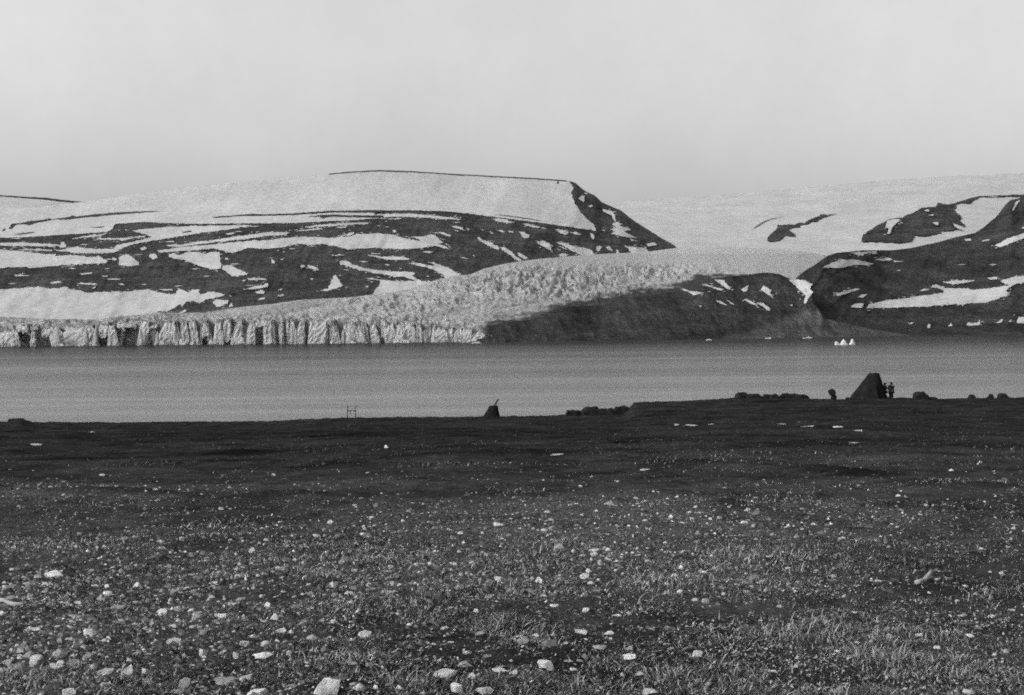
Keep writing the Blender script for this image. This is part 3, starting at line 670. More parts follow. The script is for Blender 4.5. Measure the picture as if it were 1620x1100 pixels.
def ice_blocks():
    r = random.Random(31)
    for _ in range(85):
        cx = r.uniform(-60, 775); base = float(y_water(cx)); hgt = (base - float(front_top(cx)))
        if any(c[0] - 3 < cx < c[1] + 3 for c in CAVES): continue
        D = float(DW(cx)); u = D / F
        w = r.uniform(4, 13); h = hgt * r.choice((0.12, 0.2, 0.35, 0.55, 0.8)) * r.uniform(0.8, 1.2)
        bm = bmesh.new(); bmesh.ops.create_icosphere(bm, subdivisions=2, radius=1.0)
        sk = r.uniform(-0.5, 0.5); pk = r.uniform(0.3, 0.9)
        for v in bm.verts:
            q = v.co; k = 1 + 0.35 * (r.random() - 0.5)
            m = max(abs(q.x), abs(q.y), abs(q.z)); q = q.lerp(q / m, 0.6)
            z = q.z * 0.5 + 0.5
            f = 1 - (1 - pk * 0.7) * z
            v.co = Vector(((q.x * f + sk * z) * k * w * 0.5 * u, q.y * k * f * w * 0.35 * u, (z * (1 + 0.2 * (r.random() - 0.5)) * h - 0.3) * u))
        me = bpy.data.meshes.new('ice_block'); bm.to_mesh(me); bm.free(); me.materials.append(M.cliff)
        q = P(cx, base, D + r.uniform(2, 9) - (4 if h < 8 else 0))
        o = obj('ice_block', me, glacier); o.location = (q[0], q[1], 0)
ice_blocks()

# ------------------------------------------------------------------ icebergs and floes
def berg(px, ybase, outline, thick, label, name='iceberg', cat='iceberg'):
    Y = F * HC / (ybase - float(YH(px)))
    u = Y / F
    bm = bmesh.new()
    rr = random.Random(int(px))
    front = []; back = []; mid = []
    for (dx, dy) in outline:
        front.append(bm.verts.new((dx * u * 0.92, -thick * 0.5 * rr.uniform(0.6, 1), max(0, dy) * u * 0.85 - 0.4)))
        mid.append(bm.verts.new((dx * u, rr.uniform(-0.1, 0.1) * thick, dy * u - 0.4)))
        back.append(bm.verts.new((dx * u * 0.9, thick * 0.5 * rr.uniform(0.6, 1), max(0, dy) * u * 0.8 - 0.4)))
    n = len(outline)
    bm.faces.new(front); bm.faces.new(list(reversed(back)))
    for i in range(n):
        j = (i + 1) % n
        bm.faces.new((front[j], front[i], mid[i], mid[j])); bm.faces.new((mid[j], mid[i], back[i], back[j]))
    bmesh.ops.triangulate(bm, faces=bm.faces[:])
    bmesh.ops.recalc_face_normals(bm, faces=bm.faces[:])
    me = bpy.data.meshes.new(name); bm.to_mesh(me); bm.free(); me.materials.append(M.berg)
    o = obj(name, me)
    q = P(px, ybase, Y); o.location = (q[0], q[1], 0)
    return tag(o, label, cat, 'ice floating on the fjord')
berg(1325.5, 546, [(-4.2, 0), (-3.8, 5.5), (-2.6, 6.5), (0, 4), (3, 0.5), (3.2, 0)], 12, 'small leaning white iceberg, the lowest beside two pointed ones')
berg(1334.5, 546, [(-5, 0), (-4, 3.2), (-1.6, 6.5), (-0.3, 9.8), (1.2, 7), (3.5, 3.5), (5, 1), (5.4, 0)], 16, 'broad pointed white iceberg in the middle of a row of three')
berg(1348, 545.5, [(-4.5, 0), (-3.5, 2.5), (-2, 4), (-0.6, 9.5), (0.6, 10), (2.2, 6), (3.8, 2.5), (4, 0)], 14, 'steep pointed white iceberg at the right end of a row of three')
berg(1277, 535.8, [(-7.5, 0), (-6, 1.2), (-2, 1.8), (3, 2.8), (6.5, 1.8), (8, 0)], 14, 'flat bright ice floe below the gravel fan', 'ice_floe', 'ice floe')
berg(1215, 536.0, [(-5, 0), (-4, 1.2), (1, 1.6), (4.5, 2.2), (5, 0)], 12, 'small flat grey ice floe close under the dark middle hill', 'ice_floe', 'ice floe')
berg(1121, 538.4, [(-5, 0), (-4, 1.1), (1, 1.8), (4, 1.2), (5.5, 0)], 12, 'thin faint ice floe under the left part of the dark middle hill', 'ice_floe', 'ice floe')
berg(753, 543.4, [(-8, 0), (-6, 1.5), (-1, 2.6), (4, 2.8), (8, 1.6), (9, 0)], 14, 'white ice slab afloat below the right end of the ice cliff', 'ice_floe', 'ice floe')

# ------------------------------------------------------------------ the tundra in front
H0 = 1.30
DC = 132.0
crest_base = ramp([(-900, 676), (-300, 671), (0, 669), (180, 669.5), (335, 668), (430, 667), (540, 662), (640, 660.5), (760, 659.5), (860, 658.5), (900, 657.5), (1000, 655), (1100, 651), (1300, 648), (1620, 645), (2500, 640)])
crest_line = ramp([(-900, 676), (0, 668), (12, 667), (18, 665), (24, 663), (33, 663), (38, 665), (50, 668), (70, 669), (76, 668), (88, 668), (110, 669.5), (180, 669.5), (335, 668), (430, 667), (540, 662), (640, 660.5), (760, 659.5), (860, 658.5), (900, 657.5), (975, 657), (988, 654), (998, 644), (1003, 638.5), (1040, 636), (1100, 634), (1165, 631), (1220, 631), (1290, 631.5), (1345, 632.5), (1420, 630), (1480, 632), (1560, 630.5), (1620, 629.5), (2500, 622)])
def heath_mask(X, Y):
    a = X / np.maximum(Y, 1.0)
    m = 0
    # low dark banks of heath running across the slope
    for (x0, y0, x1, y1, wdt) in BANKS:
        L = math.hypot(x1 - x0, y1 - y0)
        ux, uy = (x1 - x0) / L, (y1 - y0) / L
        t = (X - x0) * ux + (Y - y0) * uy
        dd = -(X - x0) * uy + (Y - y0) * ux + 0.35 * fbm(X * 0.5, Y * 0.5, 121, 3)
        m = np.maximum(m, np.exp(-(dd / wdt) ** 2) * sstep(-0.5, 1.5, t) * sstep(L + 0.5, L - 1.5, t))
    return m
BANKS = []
FOOT = []
def clear_of_stones(X, Y):
    ok = np.ones(len(X), bool)
    for (x, y, w, d) in FOOT:
        ok &= ~((np.abs(X - x) < w) & (Y > y - d - 0.05 - 0.006 * y) & (Y < y + d))
    return ok
def ground_base(X, Y):
    Yp = np.maximum(Y, 0.0)
    a = np.clip(X / np.maximum(Y, 1.5), -3, 3)
    px = 810 + a * F
    cb = crest_base(px)
    s = (cb - YH(np.clip(px, -900, 2500))) / F - H0 / DC
    hill = np.maximum(0, cb - crest_line(px)) / F * DC * sstep(62, 124, Y) * sstep(-900, -200, px)
    z = HC - H0 - s * np.minimum(Yp, DC) + hill
    over = np.maximum(Y - DC, 0)
    return z - over * (0.10 + 0.25 * sstep(0, 25, over)) - 0.02 * np.minimum(Y, 0)
def ground_z(X, Y):
    X = np.asarray(X, float); Y = np.asarray(Y, float)
    z = ground_base(X, Y)
    far = sstep(8, 30, Y)
    z = z + 0.045 * fbm(X * 1.1, Y * 1.1, 101, 4) * (0.6 + 0.4 * sstep(3, 12, Y)) + far * (0.10 * fbm(X * 0.16, Y * 0.11, 103, 3) + 0.07 * fbm(X * 0.8, Y * 0.6, 105, 3))
    z = z + 0.034 * fbm(X * 4.2, Y * 4.2, 107, 3) * sstep(30, 12, Y)
    z = z + 0.11 * fbm(X * 1.7, Y * 0.5, 111, 3) * sstep(70, 110, Y)
    z = z + 0.10 * heath_mask(X, Y)
    return z
def ground_at(px, py):
    """where the ground shows at a pixel (without the small bumps)"""
    px = np.asarray(px, float); py = np.asarray(py, float)
    s = (crest_base(px) - YH(px)) / F - H0 / DC
    Y = H0 / np.maximum((py - YH(px)) / F - s, H0 / DC)
    for _ in range(3):
        q = P(px, py, Y)
        X = q[..., 0]
        s = (crest_base(810 + X / Y * F) - YH(810 + X / Y * F)) / F - H0 / DC
        Y = H0 / np.maximum((py - YH(px)) / F - s, H0 / DC)
    return P(px, py, Y)[..., 0], Y
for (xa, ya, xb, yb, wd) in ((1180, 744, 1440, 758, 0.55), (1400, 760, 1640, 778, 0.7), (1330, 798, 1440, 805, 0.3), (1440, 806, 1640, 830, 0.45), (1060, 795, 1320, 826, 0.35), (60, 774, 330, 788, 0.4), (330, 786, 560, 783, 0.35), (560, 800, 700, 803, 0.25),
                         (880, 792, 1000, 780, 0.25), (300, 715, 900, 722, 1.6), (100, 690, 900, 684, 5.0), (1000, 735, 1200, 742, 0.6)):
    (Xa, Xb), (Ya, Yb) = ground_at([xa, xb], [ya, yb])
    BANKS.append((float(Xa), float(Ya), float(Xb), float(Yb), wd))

def gravel_mask(X, Y):
    g = sstep(-0.15, 0.45, fbm(X * 0.22, Y * 0.22, 131, 4) + 0.25 * fbm(X * 1.2, Y * 1.2, 133, 3))
    band = np.exp(-((np.log(np.maximum(Y, 1)) - math.log(12)) / 0.75) ** 2)
    return np.clip(g * (0.35 + 0.65 * band), 0, 1) * (1 - sstep(28, 55, Y) * 0.75)

def build_ground():
    cols = np.concatenate([np.linspace(-6200, -1000, 14)[:-1], np.arange(-1000, -150, 25), np.arange(-150, 1770, 3.6), np.arange(1770, 2600, 25), np.linspace(2600, 7800, 14)])
    ys = np.concatenate([np.geomspace(1.6, DC + 3, 640), np.array([137, 140, 145, 152, 162, 180, 205, 240, 300, 380])])
    a = (cols - 810) / F
    Y = np.repeat(ys[:, None], len(a), 1); X = a[None] * Y
    Z = ground_z(X, Y)
    V = np.stack([X, Y, Z], -1).reshape(-1, 3)
    f1 = grid_faces(len(ys), len(cols))
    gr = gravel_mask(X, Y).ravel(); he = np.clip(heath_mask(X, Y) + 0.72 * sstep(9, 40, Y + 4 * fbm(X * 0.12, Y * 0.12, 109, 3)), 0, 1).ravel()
    # the ground round and behind the camera
    gx, gy = np.meshgrid(np.linspace(-120, 120, 49), np.linspace(-90, 1.62, 30))
    gz = ground_z(gx, gy) - 0.01
    V2 = np.stack([gx, gy, gz], -1).reshape(-1, 3)
    f2 = grid_faces(30, 49) + len(V)
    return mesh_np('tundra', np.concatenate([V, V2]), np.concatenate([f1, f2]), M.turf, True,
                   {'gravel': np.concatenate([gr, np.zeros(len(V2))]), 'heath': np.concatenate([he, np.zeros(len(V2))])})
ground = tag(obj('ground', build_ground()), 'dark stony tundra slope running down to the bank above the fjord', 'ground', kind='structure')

# ------------------------------------------------------------------ stones one by one
def stone_mesh(seed, flat=0.6, cuts=12):
    r = random.Random(seed)
    bm = bmesh.new(); bmesh.ops.create_icosphere(bm, subdivisions=3, radius=1.15)
    planes = [(Vector((r.gauss(0, .25), r.gauss(0, .25), 1)).normalized(), r.uniform(0.42, 0.62))]
    for _ in range(cuts):
        d = Vector((r.gauss(0, 1), r.gauss(0, 1), r.gauss(0, 0.45))).normalized()
        planes.append((d, r.uniform(0.42, 0.8)))
    for v in bm.verts:
        for d, k in planes:
            e = v.co.dot(d) - k
            if e > 0: v.co -= d * e * 0.96
        v.co.z *= flat
        v.co.x += 0.25 * v.co.z * math.sin(seed * 3.1)
    for v in bm.verts:
        q = v.co * 3.0
        v.co *= 1 + 0.06 * math.sin(q.x * 2.1 + seed) * math.cos(q.y * 2.7 - seed) + 0.025 * math.sin(q.z * 7 + q.x * 5)
    zs = [v.co.z for v in bm.verts]; xs = [abs(v.co.x) for v in bm.verts]
    m = max(xs)
    for v in bm.verts: v.co.x /= m
    me = bpy.data.meshes.new('stone'); bm.to_mesh(me); bm.free()
    me.polygons.foreach_set('use_smooth', [False] * len(me.polygons))
    me.materials.append(M.stone)
    me['top'] = max(zs)
    return me
STONES = [stone_mesh(s, f) for s, f in zip(range(1, 15), (0.55, 0.7, 0.6, 0.5, 0.8, 0.65, 0.45, 0.7, 0.6, 0.55, 0.75, 0.6, 0.5, 0.85))]
def put_stone(px, py, w, h, val, label, group='loose stones on the tundra', seed=0, mesh=None):
    r = random.Random(seed * 31 + int(px * 7 + py * 13))
    X, Y = [float(q) for q in ground_at(px, py)]
    u = Y / F
    W = w * u * 0.5; Hh = h * u
    me = mesh or STONES[r.randrange(len(STONES))]
    o = bpy.data.objects.new('stone', me)
    dep = W * r.uniform(0.6, 0.9)
    vis = max(0.4 * Hh, Hh - 2 * dep * 0.2)            # part of the picture height that is the stone's own height
    o.scale = (W, dep, 0.74 * vis / me['top'])
    o.location = (X, Y + dep * 0.8, float(ground_z(X, Y + dep * 0.8)) + 0.14 * vis)
    o.rotation_euler = (r.uniform(-0.08, 0.08), r.uniform(-0.1, 0.1), r.choice((0, math.pi)) + r.uniform(-0.15, 0.15))
    val = min(0.8, val * 1.65)
    o.color = (val, val, val, 1)
    FOOT.append((X, Y + dep * 0.8, W * 0.95, dep))
    link(o)
    return tag(o, label, 'stone', group)
TRACED = [
 (81, 911, 38, 16, .42, 'wide pale trapezoid stone standing alone in dark turf near the left edge'),
 (169, 943, 20, 9, .40, 'small pale ragged stone in dark turf, next stone right of the wide pale trapezoid one'),
 (252, 975, 25, 14, .36, 'pale rounded stone with a grey neighbour touching its right side, lower left'),
 (282, 972, 19, 12, .24, 'grey rounded stone touching the right side of a paler one, lower left'),
 (184, 972, 26, 12, .22, 'grey pointed stone at the upper end of the stony strip, lower left'),
 (217, 995, 25, 9, .20, 'flat grey stone just below the stony strip, lower left'),
 (120, 985, 42, 9, .20, 'long flat grey slab lying in the stony strip, lower left'),
 (52, 1004, 26, 9, .36, 'pale flat stone shaped like a bowl near the left edge'),
 (274, 1022, 26, 13, .30, 'pale blunt stone above the bottom rubble, lower left'),
 (53, 1049, 28, 21, .40, 'bright blocky stone at the left end of the bottom rubble row'),
 (90, 1042, 25, 15, .22, 'grey blocky stone right of the bright blocky one in the rubble row'),
 (138, 1044, 17, 15, .25, 'square edged grey stone in the middle of the bottom rubble row'),
 (117, 1048, 28, 13, .20, 'slanting grey stone leaning against the square edged grey stone'),
 (8, 1048, 20, 13, .30, 'pale stone cut by the left edge of the picture above the corner grass'),
 (87, 1054, 28, 11, .30, 'flat pale stone lying in front of the grey blocky stone in the rubble row'),
 (147, 1058, 17, 12, .30, 'small pale oval stone below the square edged grey stone'),
 (118, 1069, 16, 13, .22, 'dull grey round stone half sunk in the grass in the bottom left corner'),
 (165, 1075, 30, 17, .28, 'pale sloping stone on the grass edge left of the bright angular stone'),
 (200, 1076, 19, 24, .46, 'bright tall angular stone in the bottom rubble'),
 (227, 1074, 24, 18, .30, 'pale stone right behind the bright tall angular stone'),
 (232, 1086, 22, 18, .18, 'grey stone right of the foot of the bright tall angular stone'),
 (249, 1085, 18, 11, .30, 'small pale stone right of the grey stone at the bottom, left part'),
 (291, 1087, 21, 24, .20, 'grey upright block of stone near the bottom edge, left of the centre'),
 (104, 1104, 34, 19, .38, 'big pale pointed stone cut by the bottom edge in the left corner'),
 (318, 1037, 18, 16, .36, 'pale pointed stone at the end of the dark hollow, lower left'),
 (310, 990, 15, 10, .24, 'small grey stone between the touching pair and the pale domed one'),
 (398, 876, 12, 11, .36, 'small round pale stone in the turf, upper left of the stony field'),
 (347, 981, 20, 13, .44, 'bright domed stone alone in dark grass, left of the centre'),
 (386, 985, 13, 10, .22, 'grey stone next to the bright domed stone'),
 (418, 985, 17, 6, .28, 'thin flat pale stone right of the grey one beside the bright dome'),
 (421, 958, 15, 13, .38, 'pale triangular stone above the thin flat one, left of the centre'),
 (367, 958, 17, 6, .34, 'flat pale sliver of stone above the bright domed stone'),
 (443, 1007, 21, 12, .42, 'bright notched stone left of the centre, above a pale wedge'),
 (400, 1017, 19, 11, .34, 'pale wedge of stone left of the bright notched one'),
 (384, 1026, 13, 9, .28, 'small pale stone left of the pale wedge'),
 (372, 1047, 12, 15, .36, 'upright pale egg shaped stone beside the flat pale domed slab'),
 (413, 1052, 32, 11, .44, 'long low pale domed slab above the bottom edge, left of the centre'),
 (458, 1049, 13, 9, .24, 'grey stone right of the long low domed slab'),
 (403, 1102, 34, 18, .44, 'bright rounded stone cut by the bottom edge, left of the largest boulder'),
 (518, 1106, 45, 34, .42, 'largest pale rough boulder at the bottom edge of the picture'),
 (354, 1079, 48, 17, .20, 'broad low grey mossy stone left above the bright rounded bottom stone'),
 (487, 1061, 12, 6, .38, 'small bright flat stone above the largest boulder'),
 (577, 1010, 25, 16, .30, 'pale lumpy stone right of the centre left, below two tiny stones'),
 (508, 991, 12, 9, .26, 'small grey wedge of stone left above the pale lumpy one'),
 (554, 958, 14, 8, .46, 'small very bright stone above a dark tuft near the centre'),
 (532, 927, 9, 7, .28, 'tiny grey stone above and left of the very bright one'),
 (561, 909, 10, 7, .30, 'tiny pale stone above the small very bright stone'),
 (441, 909, 13, 8, .28, 'small grey flat topped stone in turf, left of the centre'),
 (427, 926, 14, 6, .28, 'small grey sliver of stone below the flat topped one'),
 (465, 889, 8, 6, .38, 'tiny bright round stone in turf above the grey flat topped one'),
 (663, 900, 17, 6, .42, 'left one of two thin bright slabs lying end to end'),
 (680, 900, 14, 7, .42, 'right one of two thin bright slabs lying end to end'),
 (789, 915, 18, 9, .40, 'bright oblong stone in the middle of the field'),
 (836, 936, 30, 13, .17, 'dull grey triangular stone below and right of the bright oblong one'),
 (621, 928, 10, 10, .32, 'small pale corner shaped stone left of the middle'),
 (617, 943, 16, 6, .28, 'flat grey stone below the small corner shaped stone'),
 (878, 962, 18, 6, .40, 'thin bright bar of stone right of the middle'),
 (704, 1002, 15, 7, .32, 'pale low triangular stone above the bright rectangular slab'),
 (672, 1029, 32, 9, .42, 'bright rectangular slab in the turf below the middle'),
 (711, 1078, 50, 15, .32, 'long pale slab near the bottom edge, largest flat stone there'),
 (746, 1080, 15, 12, .44, 'bright stone at the right end of the long pale slab'),
 (791, 1074, 26, 9, .42, 'bright flat stone, left one of a pair right of the long pale slab'),
 (815, 1077, 20, 9, .42, 'bright flat stone, right one of a pair right of the long pale slab'),
 (864, 1062, 31, 16, .42, 'bright three cornered stone above the bottom edge right of the middle'),
 (723, 1102, 26, 18, .46, 'bright stone at the bottom edge below the long pale slab'),
 (767, 1103, 29, 17, .32, 'pale rounded stone at the bottom edge right of the bright one'),
 (908, 1068, 14, 7, .42, 'small bright flat stone right of the three cornered one'),
 (847, 1013, 15, 8, .36, 'pale flat four sided stone right of the middle'),
 (894, 1025, 11, 7, .40, 'small bright oval stone, rightmost of a short row'),
 (861, 1027, 11, 7, .38, 'small bright oval stone in the middle of a short row'),
 (846, 1026, 9, 6, .32, 'tiny pale stone, leftmost of a short row'),
 (827, 1031, 21, 15, .20, 'dull grey rounded stone left of the short row of bright ovals'),
 (818, 1013, 26, 8, .26, 'grey flat stone above the dull rounded one'),
 (926, 920, 17, 13, .36, 'pale blocky stone in gravel right of the middle'),
 (927, 972, 15, 10, .46, 'bright oval stone alone in grass right of the middle'),
 (976, 978, 16, 7, .42, 'bright slanting bar of stone right of the bright oval one'),
 (998, 1050, 25, 12, .46, 'bright ragged stone in the grass, lower right of the middle'),
 (919, 1005, 21, 9, .36, 'pale tilted stone below the bright oval one'),
 (950, 1025, 26, 8, .24, 'flat grey stone above the bright ragged one'),
 (1030, 1103, 30, 14, .44, 'bright stone cut by the bottom edge right of the middle'),
 (1104, 1049, 21, 14, .34, 'pale broken stone beside a dark hollow, lower right'),
 (1055, 1075, 9, 9, .36, 'tiny pale upright stone left of the pale broken one'),
 (1012, 1073, 16, 8, .30, 'grey arched stone below the bright ragged one'),
 (1075, 942, 13, 9, .40, 'bright stone in gravel, with an oval one close at its right'),
 (1145, 944, 13, 8, .36, 'pale oval stone in gravel right of the bright one'),
 (1026, 928, 9, 9, .36, 'tiny pale pointed stone above left of the bright gravel stone'),
 (1119, 960, 16, 9, .20, 'dull grey triangular stone in the gravel right of the middle'),
 (1170, 1013, 15, 7, .26, 'grey slanting stone in grass, lower right'),
 (950, 889, 11, 9, .32, 'pale squarish stone in the gravel above the blocky one'),
 (941, 873, 20, 6, .34, 'pale slanting sliver above the squarish gravel stone'),
 (1025, 887, 12, 6, .34, 'pale flat stone in the gravel, right of the slanting sliver'),
 (1456, 1013, 18, 7, .50, 'bright cap shaped stone in dark turf on the right'),
 (1539, 1011, 15, 8, .48, 'bright oval stone in dark turf right of the cap shaped one'),
 (1570, 976, 12, 7, .46, 'bright small stone in dark turf near the right edge'),
 (1515, 956, 10, 5, .36, 'small pale domed stone in turf left of the bright small one'),
 (1575, 1039, 11, 7, .44, 'bright small stone with a paler grey neighbour at the right edge'),
 (1595, 1038, 13, 9, .26, 'grey crumbly stone at the right edge next to a bright one'),
 (1535, 1104, 23, 9, .42, 'pale stone cut by the bottom edge near the right corner'),
 (1524, 974, 16, 5, .32, 'thin pale stone below the small domed one on the right'),
 (1248, 901, 11, 5, .36, 'tiny pale flat stone in heath, left of a similar one, right part'),
 (1292, 901, 11, 5, .36, 'tiny pale flat stone in heath, right of a similar one, right part'),
 (1320, 916, 14, 7, .30, 'grey forked stone below the two tiny flat ones'),
 (1389, 918, 15, 6, .34, 'pale slanting sliver left of the curved driftwood'),
 (1529, 929, 11, 5, .36, 'tiny pale flat stone right of the curved driftwood'),
 (1240, 952, 10, 6, .36, 'tiny bright stone in dry grass, right part'),
 (1600, 966, 14, 5, .38, 'pale flat stone by the right edge above the bright small one'),
 (183, 774, 9, 6, .36, 'small pale round stone far up the slope on the left'),
 (245, 781, 9, 5, .30, 'small grey stone far up the slope right of the pale round one'),
 (160, 754, 14, 6, .30, 'pale broken stone highest up the slope on the left'),
 (255, 865, 9, 7, .36, 'small pale stone in turf above the grass, left part'),
 (287, 860, 11, 7, .28, 'small grey stone right of a pale one in turf, left part'),
 (522, 830, 13, 8, .34, 'pale stone in the gravel band left of the centre'),
 (499, 849, 13, 6, .38, 'bright flat stone below the pale one in the gravel band'),
 (349, 807, 10, 6, .30, 'small pale stone far up the slope, left of the centre'),
 (789, 837, 20, 9, .40, 'bright slanting stone in the gravel band at the centre'),
 (584, 820, 18, 5, .36, 'thin flat bright stone in the gravel band left of the centre'),
 (1466, 808, 8, 5, .30, 'small pale stone on the dark slope at the upper right'),
 (1095, 823, 8, 6, .36, 'small bright stone at the left end of the gravel above the heath'),
 (1138, 823, 9, 6, .34, 'small bright stone right of its twin in the gravel above the heath'),
 (1287, 836, 9, 6, .34, 'small pale round stone on the slope, right part'),
 (1270, 841, 10, 4, .34, 'small pale flat stone just left below a round one, right part'),
 (1387, 857, 8, 5, .34, 'small pale stone among grass on the slope, right part'),
 (612, 711, 8, 9, .55, 'small bright white stone alone on the dark far slope left of the centre'),
 (882, 725, 26, 4, .30, 'long pale flat slab on the dark far slope, centre'),
 (1022, 745, 18, 4, .30, 'pale flat slab on the far slope, nearest of two right of the centre'),
 (1071, 673, 8, 4, .26, 'tiny pale slab at the left end of a row of slabs below the crest'),
 (1098, 674, 26, 4, .30, 'long pale slab, second from the left in the row of slabs below the crest'),
 (1127, 673, 13, 4, .28, 'short pale slab, third from the left in the row of slabs below the crest'),
 (1236, 674, 18, 3, .26, 'pale slab below the crest left of the tall tent, left one of two'),
 (1277, 677, 26, 5, .30, 'pale slab below the crest left of the tall tent, right one of two'),
 (1330, 678, 20, 4, .32, 'pale slab in front of the tall tent, with a smaller one at its right'),
 (1357, 683, 15, 4, .28, 'small pale slab in front of the tall tent, right of a larger one'),
 (1352, 699, 26, 3, .24, 'thin pale slab on the slope nearest below the tall tent'),
 (52, 705, 22, 3, .24, 'pale flat slab on the dark slope at the far left'),
 (145, 687, 12, 4, .24, 'small pale slab close below the crest on the left'),
]
for i, (x, y, w, h, v, l) in enumerate(TRACED):
    put_stone(x, y, w, h, v, l, seed=i)
rs = random.Random(99)
ZONES = [('small pale stone among many on the stony left side of the slope', 'small stones on the left side', -10, 540), ('small pale stone among many in the gravel of the middle slope', 'small stones in the middle', 540, 1080), ('small pale stone among many in the heath of the right slope', 'small stones on the right side', 1080, 1630)]
cnt = 0
USED = {}
def short(l):
    l = l.split(',')[0].split()[:9]
    while l[-1] in 'the a of in by at right left and with above below near its to one two from just upper beside'.split(): l.pop()
    return ' '.join(l)
def near_label(x, y, v, w, h, zone):
    best = sorted(TRACED, key=lambda t: math.hypot(x - t[0], 1.6 * (y - t[1])))[:6]
    tone = 'grey' if v < .22 else 'pale'
    for t in best:
        if math.hypot(x - t[0], y - t[1]) > 130: continue
        dx, dy = x - t[0], (y - t[1]) * 1.3
        d = ('right of' if dx > 0 else 'left of') if abs(dx) > abs(dy) else ('below' if dy > 0 else 'above')
        for how in ('small %s stone just %s the ', 'small %s stone farther %s the '):
            l = how % (tone, d) + short(t[5])
            if (l not in USED) and len(l.split()) <= 16:
                USED[l] = 1
                return l
    return zone
while cnt < 165:
    x = rs.uniform(-10, 1630); y = 770 + 325 * rs.random() ** 0.9
    z = 0 if x < 540 else 1 if x < 1080 else 2
    if z == 2 and rs.random() < 0.45: continue
    if float(fbm(np.array(x / 70.0), np.array(y / 26.0), 181, 3)) < rs.uniform(-0.35, 0.35): continue
    if any(abs(x - t[0]) < t[2] * 0.8 + 6 and abs(y - t[1]) < t[3] + 4 for t in TRACED): continue
    k = 0.40 + 0.85 * (y - 770) / 330
    w = k * rs.uniform(7, 18) * (0.75 if z == 2 else 1)
    hh = w * rs.uniform(0.28, 0.55); vv = rs.choice((.15, .18, .22, .26, .34))
    put_stone(x, y, w, hh, vv, near_label(x, y, vv, w, hh, ZONES[z][0]), ZONES[z][1], seed=cnt + 500)
    cnt += 1

# ------------------------------------------------------------------ grass and ground cover
def sample_ground(n, y0, y1, pw=1.0, margin=450):
    px = RNG.uniform(-margin, 1620 + margin, n); t = RNG.uniform(0, 1, n) ** pw
    py = y0 + (y1 - y0) * t
    X, Y = ground_at(px, py)
    return X, Y
DRY = [(560, 880, 0.9), (1180, 885, 1.0), (1270, 1060, 0.7), (1330, 1010, 0.6), (760, 895, 0.7), (1060, 1000, 0.4), (560, 960, 0.4), (1010, 1050, 0.5), (1440, 1060, 0.5), (640, 1060, 0.4), (110, 770, 2.0), (40, 1085, 0.3), (130, 1095, 0.25), (210, 1090, 0.2)]
_dx, _dy = ground_at([d[0] for d in DRY], [d[1] for d in DRY])
def dry_mask(X, Y):
    m = sstep(-0.05, 0.55, fbm(X * 0.55, Y * 0.55, 141, 4)) * 0.75
    for (q, x, y) in zip(DRY, _dx, _dy):
        m = np.maximum(m, np.exp(-(((X - x) / (q[2] * 1.5)) ** 2 + ((Y - y) / q[2]) ** 2)) * (0.75 + 0.4 * fbm(X * 2, Y * 2, 143, 3)))
    return np.clip(m, 0, 1)

def build_grass(n, y0, y1, hgt, wid, name, label, clump=2.2, keep=0.15):
    X, Y = sample_ground(n, y0, y1)
    dens = sstep(-0.35, 0.35, fbm(X * clump, Y * clump, 151, 4) + 0.35 * fbm(X * 0.5, Y * 0.5, 153, 3))
    dry = dry_mask(X, Y)
    ok = RNG.uniform(0, 1, n) < np.clip(keep + dens * 0.8 + dry * 0.3, 0, 1)
    ok &= clear_of_stones(X, Y)
    X, Y, dry, dens = X[ok], Y[ok], dry[ok], dens[ok]; n = len(X)
    Z = ground_z(X, Y) - 0.004
    az = RNG.uniform(0, 2 * np.pi, n)
    h = hgt * RNG.lognormal(0, 0.45, n) * (0.55 + 1.1 * dry) * (0.5 + 1.0 * dens)
    lean = RNG.uniform(0.3, 2.2, n) * h
    w = wid * RNG.uniform(0.6, 1.4, n) * (1 + Y / 16)
    ux, uy = np.cos(az), np.sin(az)
    b1 = np.stack([X - uy * w, Y + ux * w, Z], -1); b2 = np.stack([X + uy * w, Y - ux * w, Z], -1)
    m1 = np.stack([X - uy * w * 0.7 + ux * lean * 0.35, Y + ux * w * 0.7 + uy * lean * 0.35, Z + h * 0.62], -1)
    m2 = np.stack([X + uy * w * 0.7 + ux * lean * 0.35, Y - ux * w * 0.7 + uy * lean * 0.35, Z + h * 0.62], -1)
    tp = np.stack([X + ux * lean, Y + uy * lean, Z + h * 0.95], -1)
    V = np.stack([b1, b2, m2, m1, tp], 1).reshape(-1, 3)
    i = np.arange(n) * 5
    q = np.stack([i, i + 1, i + 2, i + 3], -1); t = np.stack([i + 3, i + 2, i + 4], -1)
    pale = RNG.uniform(0, 1, n) < (0.10 + 0.45 * dry) * sstep(32, 12, Y)
    val = np.where(pale, RNG.uniform(0.16, 0.48, n), RNG.uniform(0.016, 0.12, n))
    return tag(obj(name, mesh_np(name, V, [q, t], M.dry_grass, False, {'val': np.repeat(val, 5)})), label, 'grass', kind='stuff')

build_grass(235000, 850, 1112, 0.0135, 0.0018, 'grass', 'short dry grass and moss covering the stony ground near the camera')
build_grass(86000, 730, 870, 0.013, 0.003, 'far_grass', 'low grass tufts on the slope in the middle distance', 1.2)
build_grass(38000, 655, 740, 0.024, 0.005, 'bank_grass', 'dark low grass on the slope below the crest of the bank', 0.7)

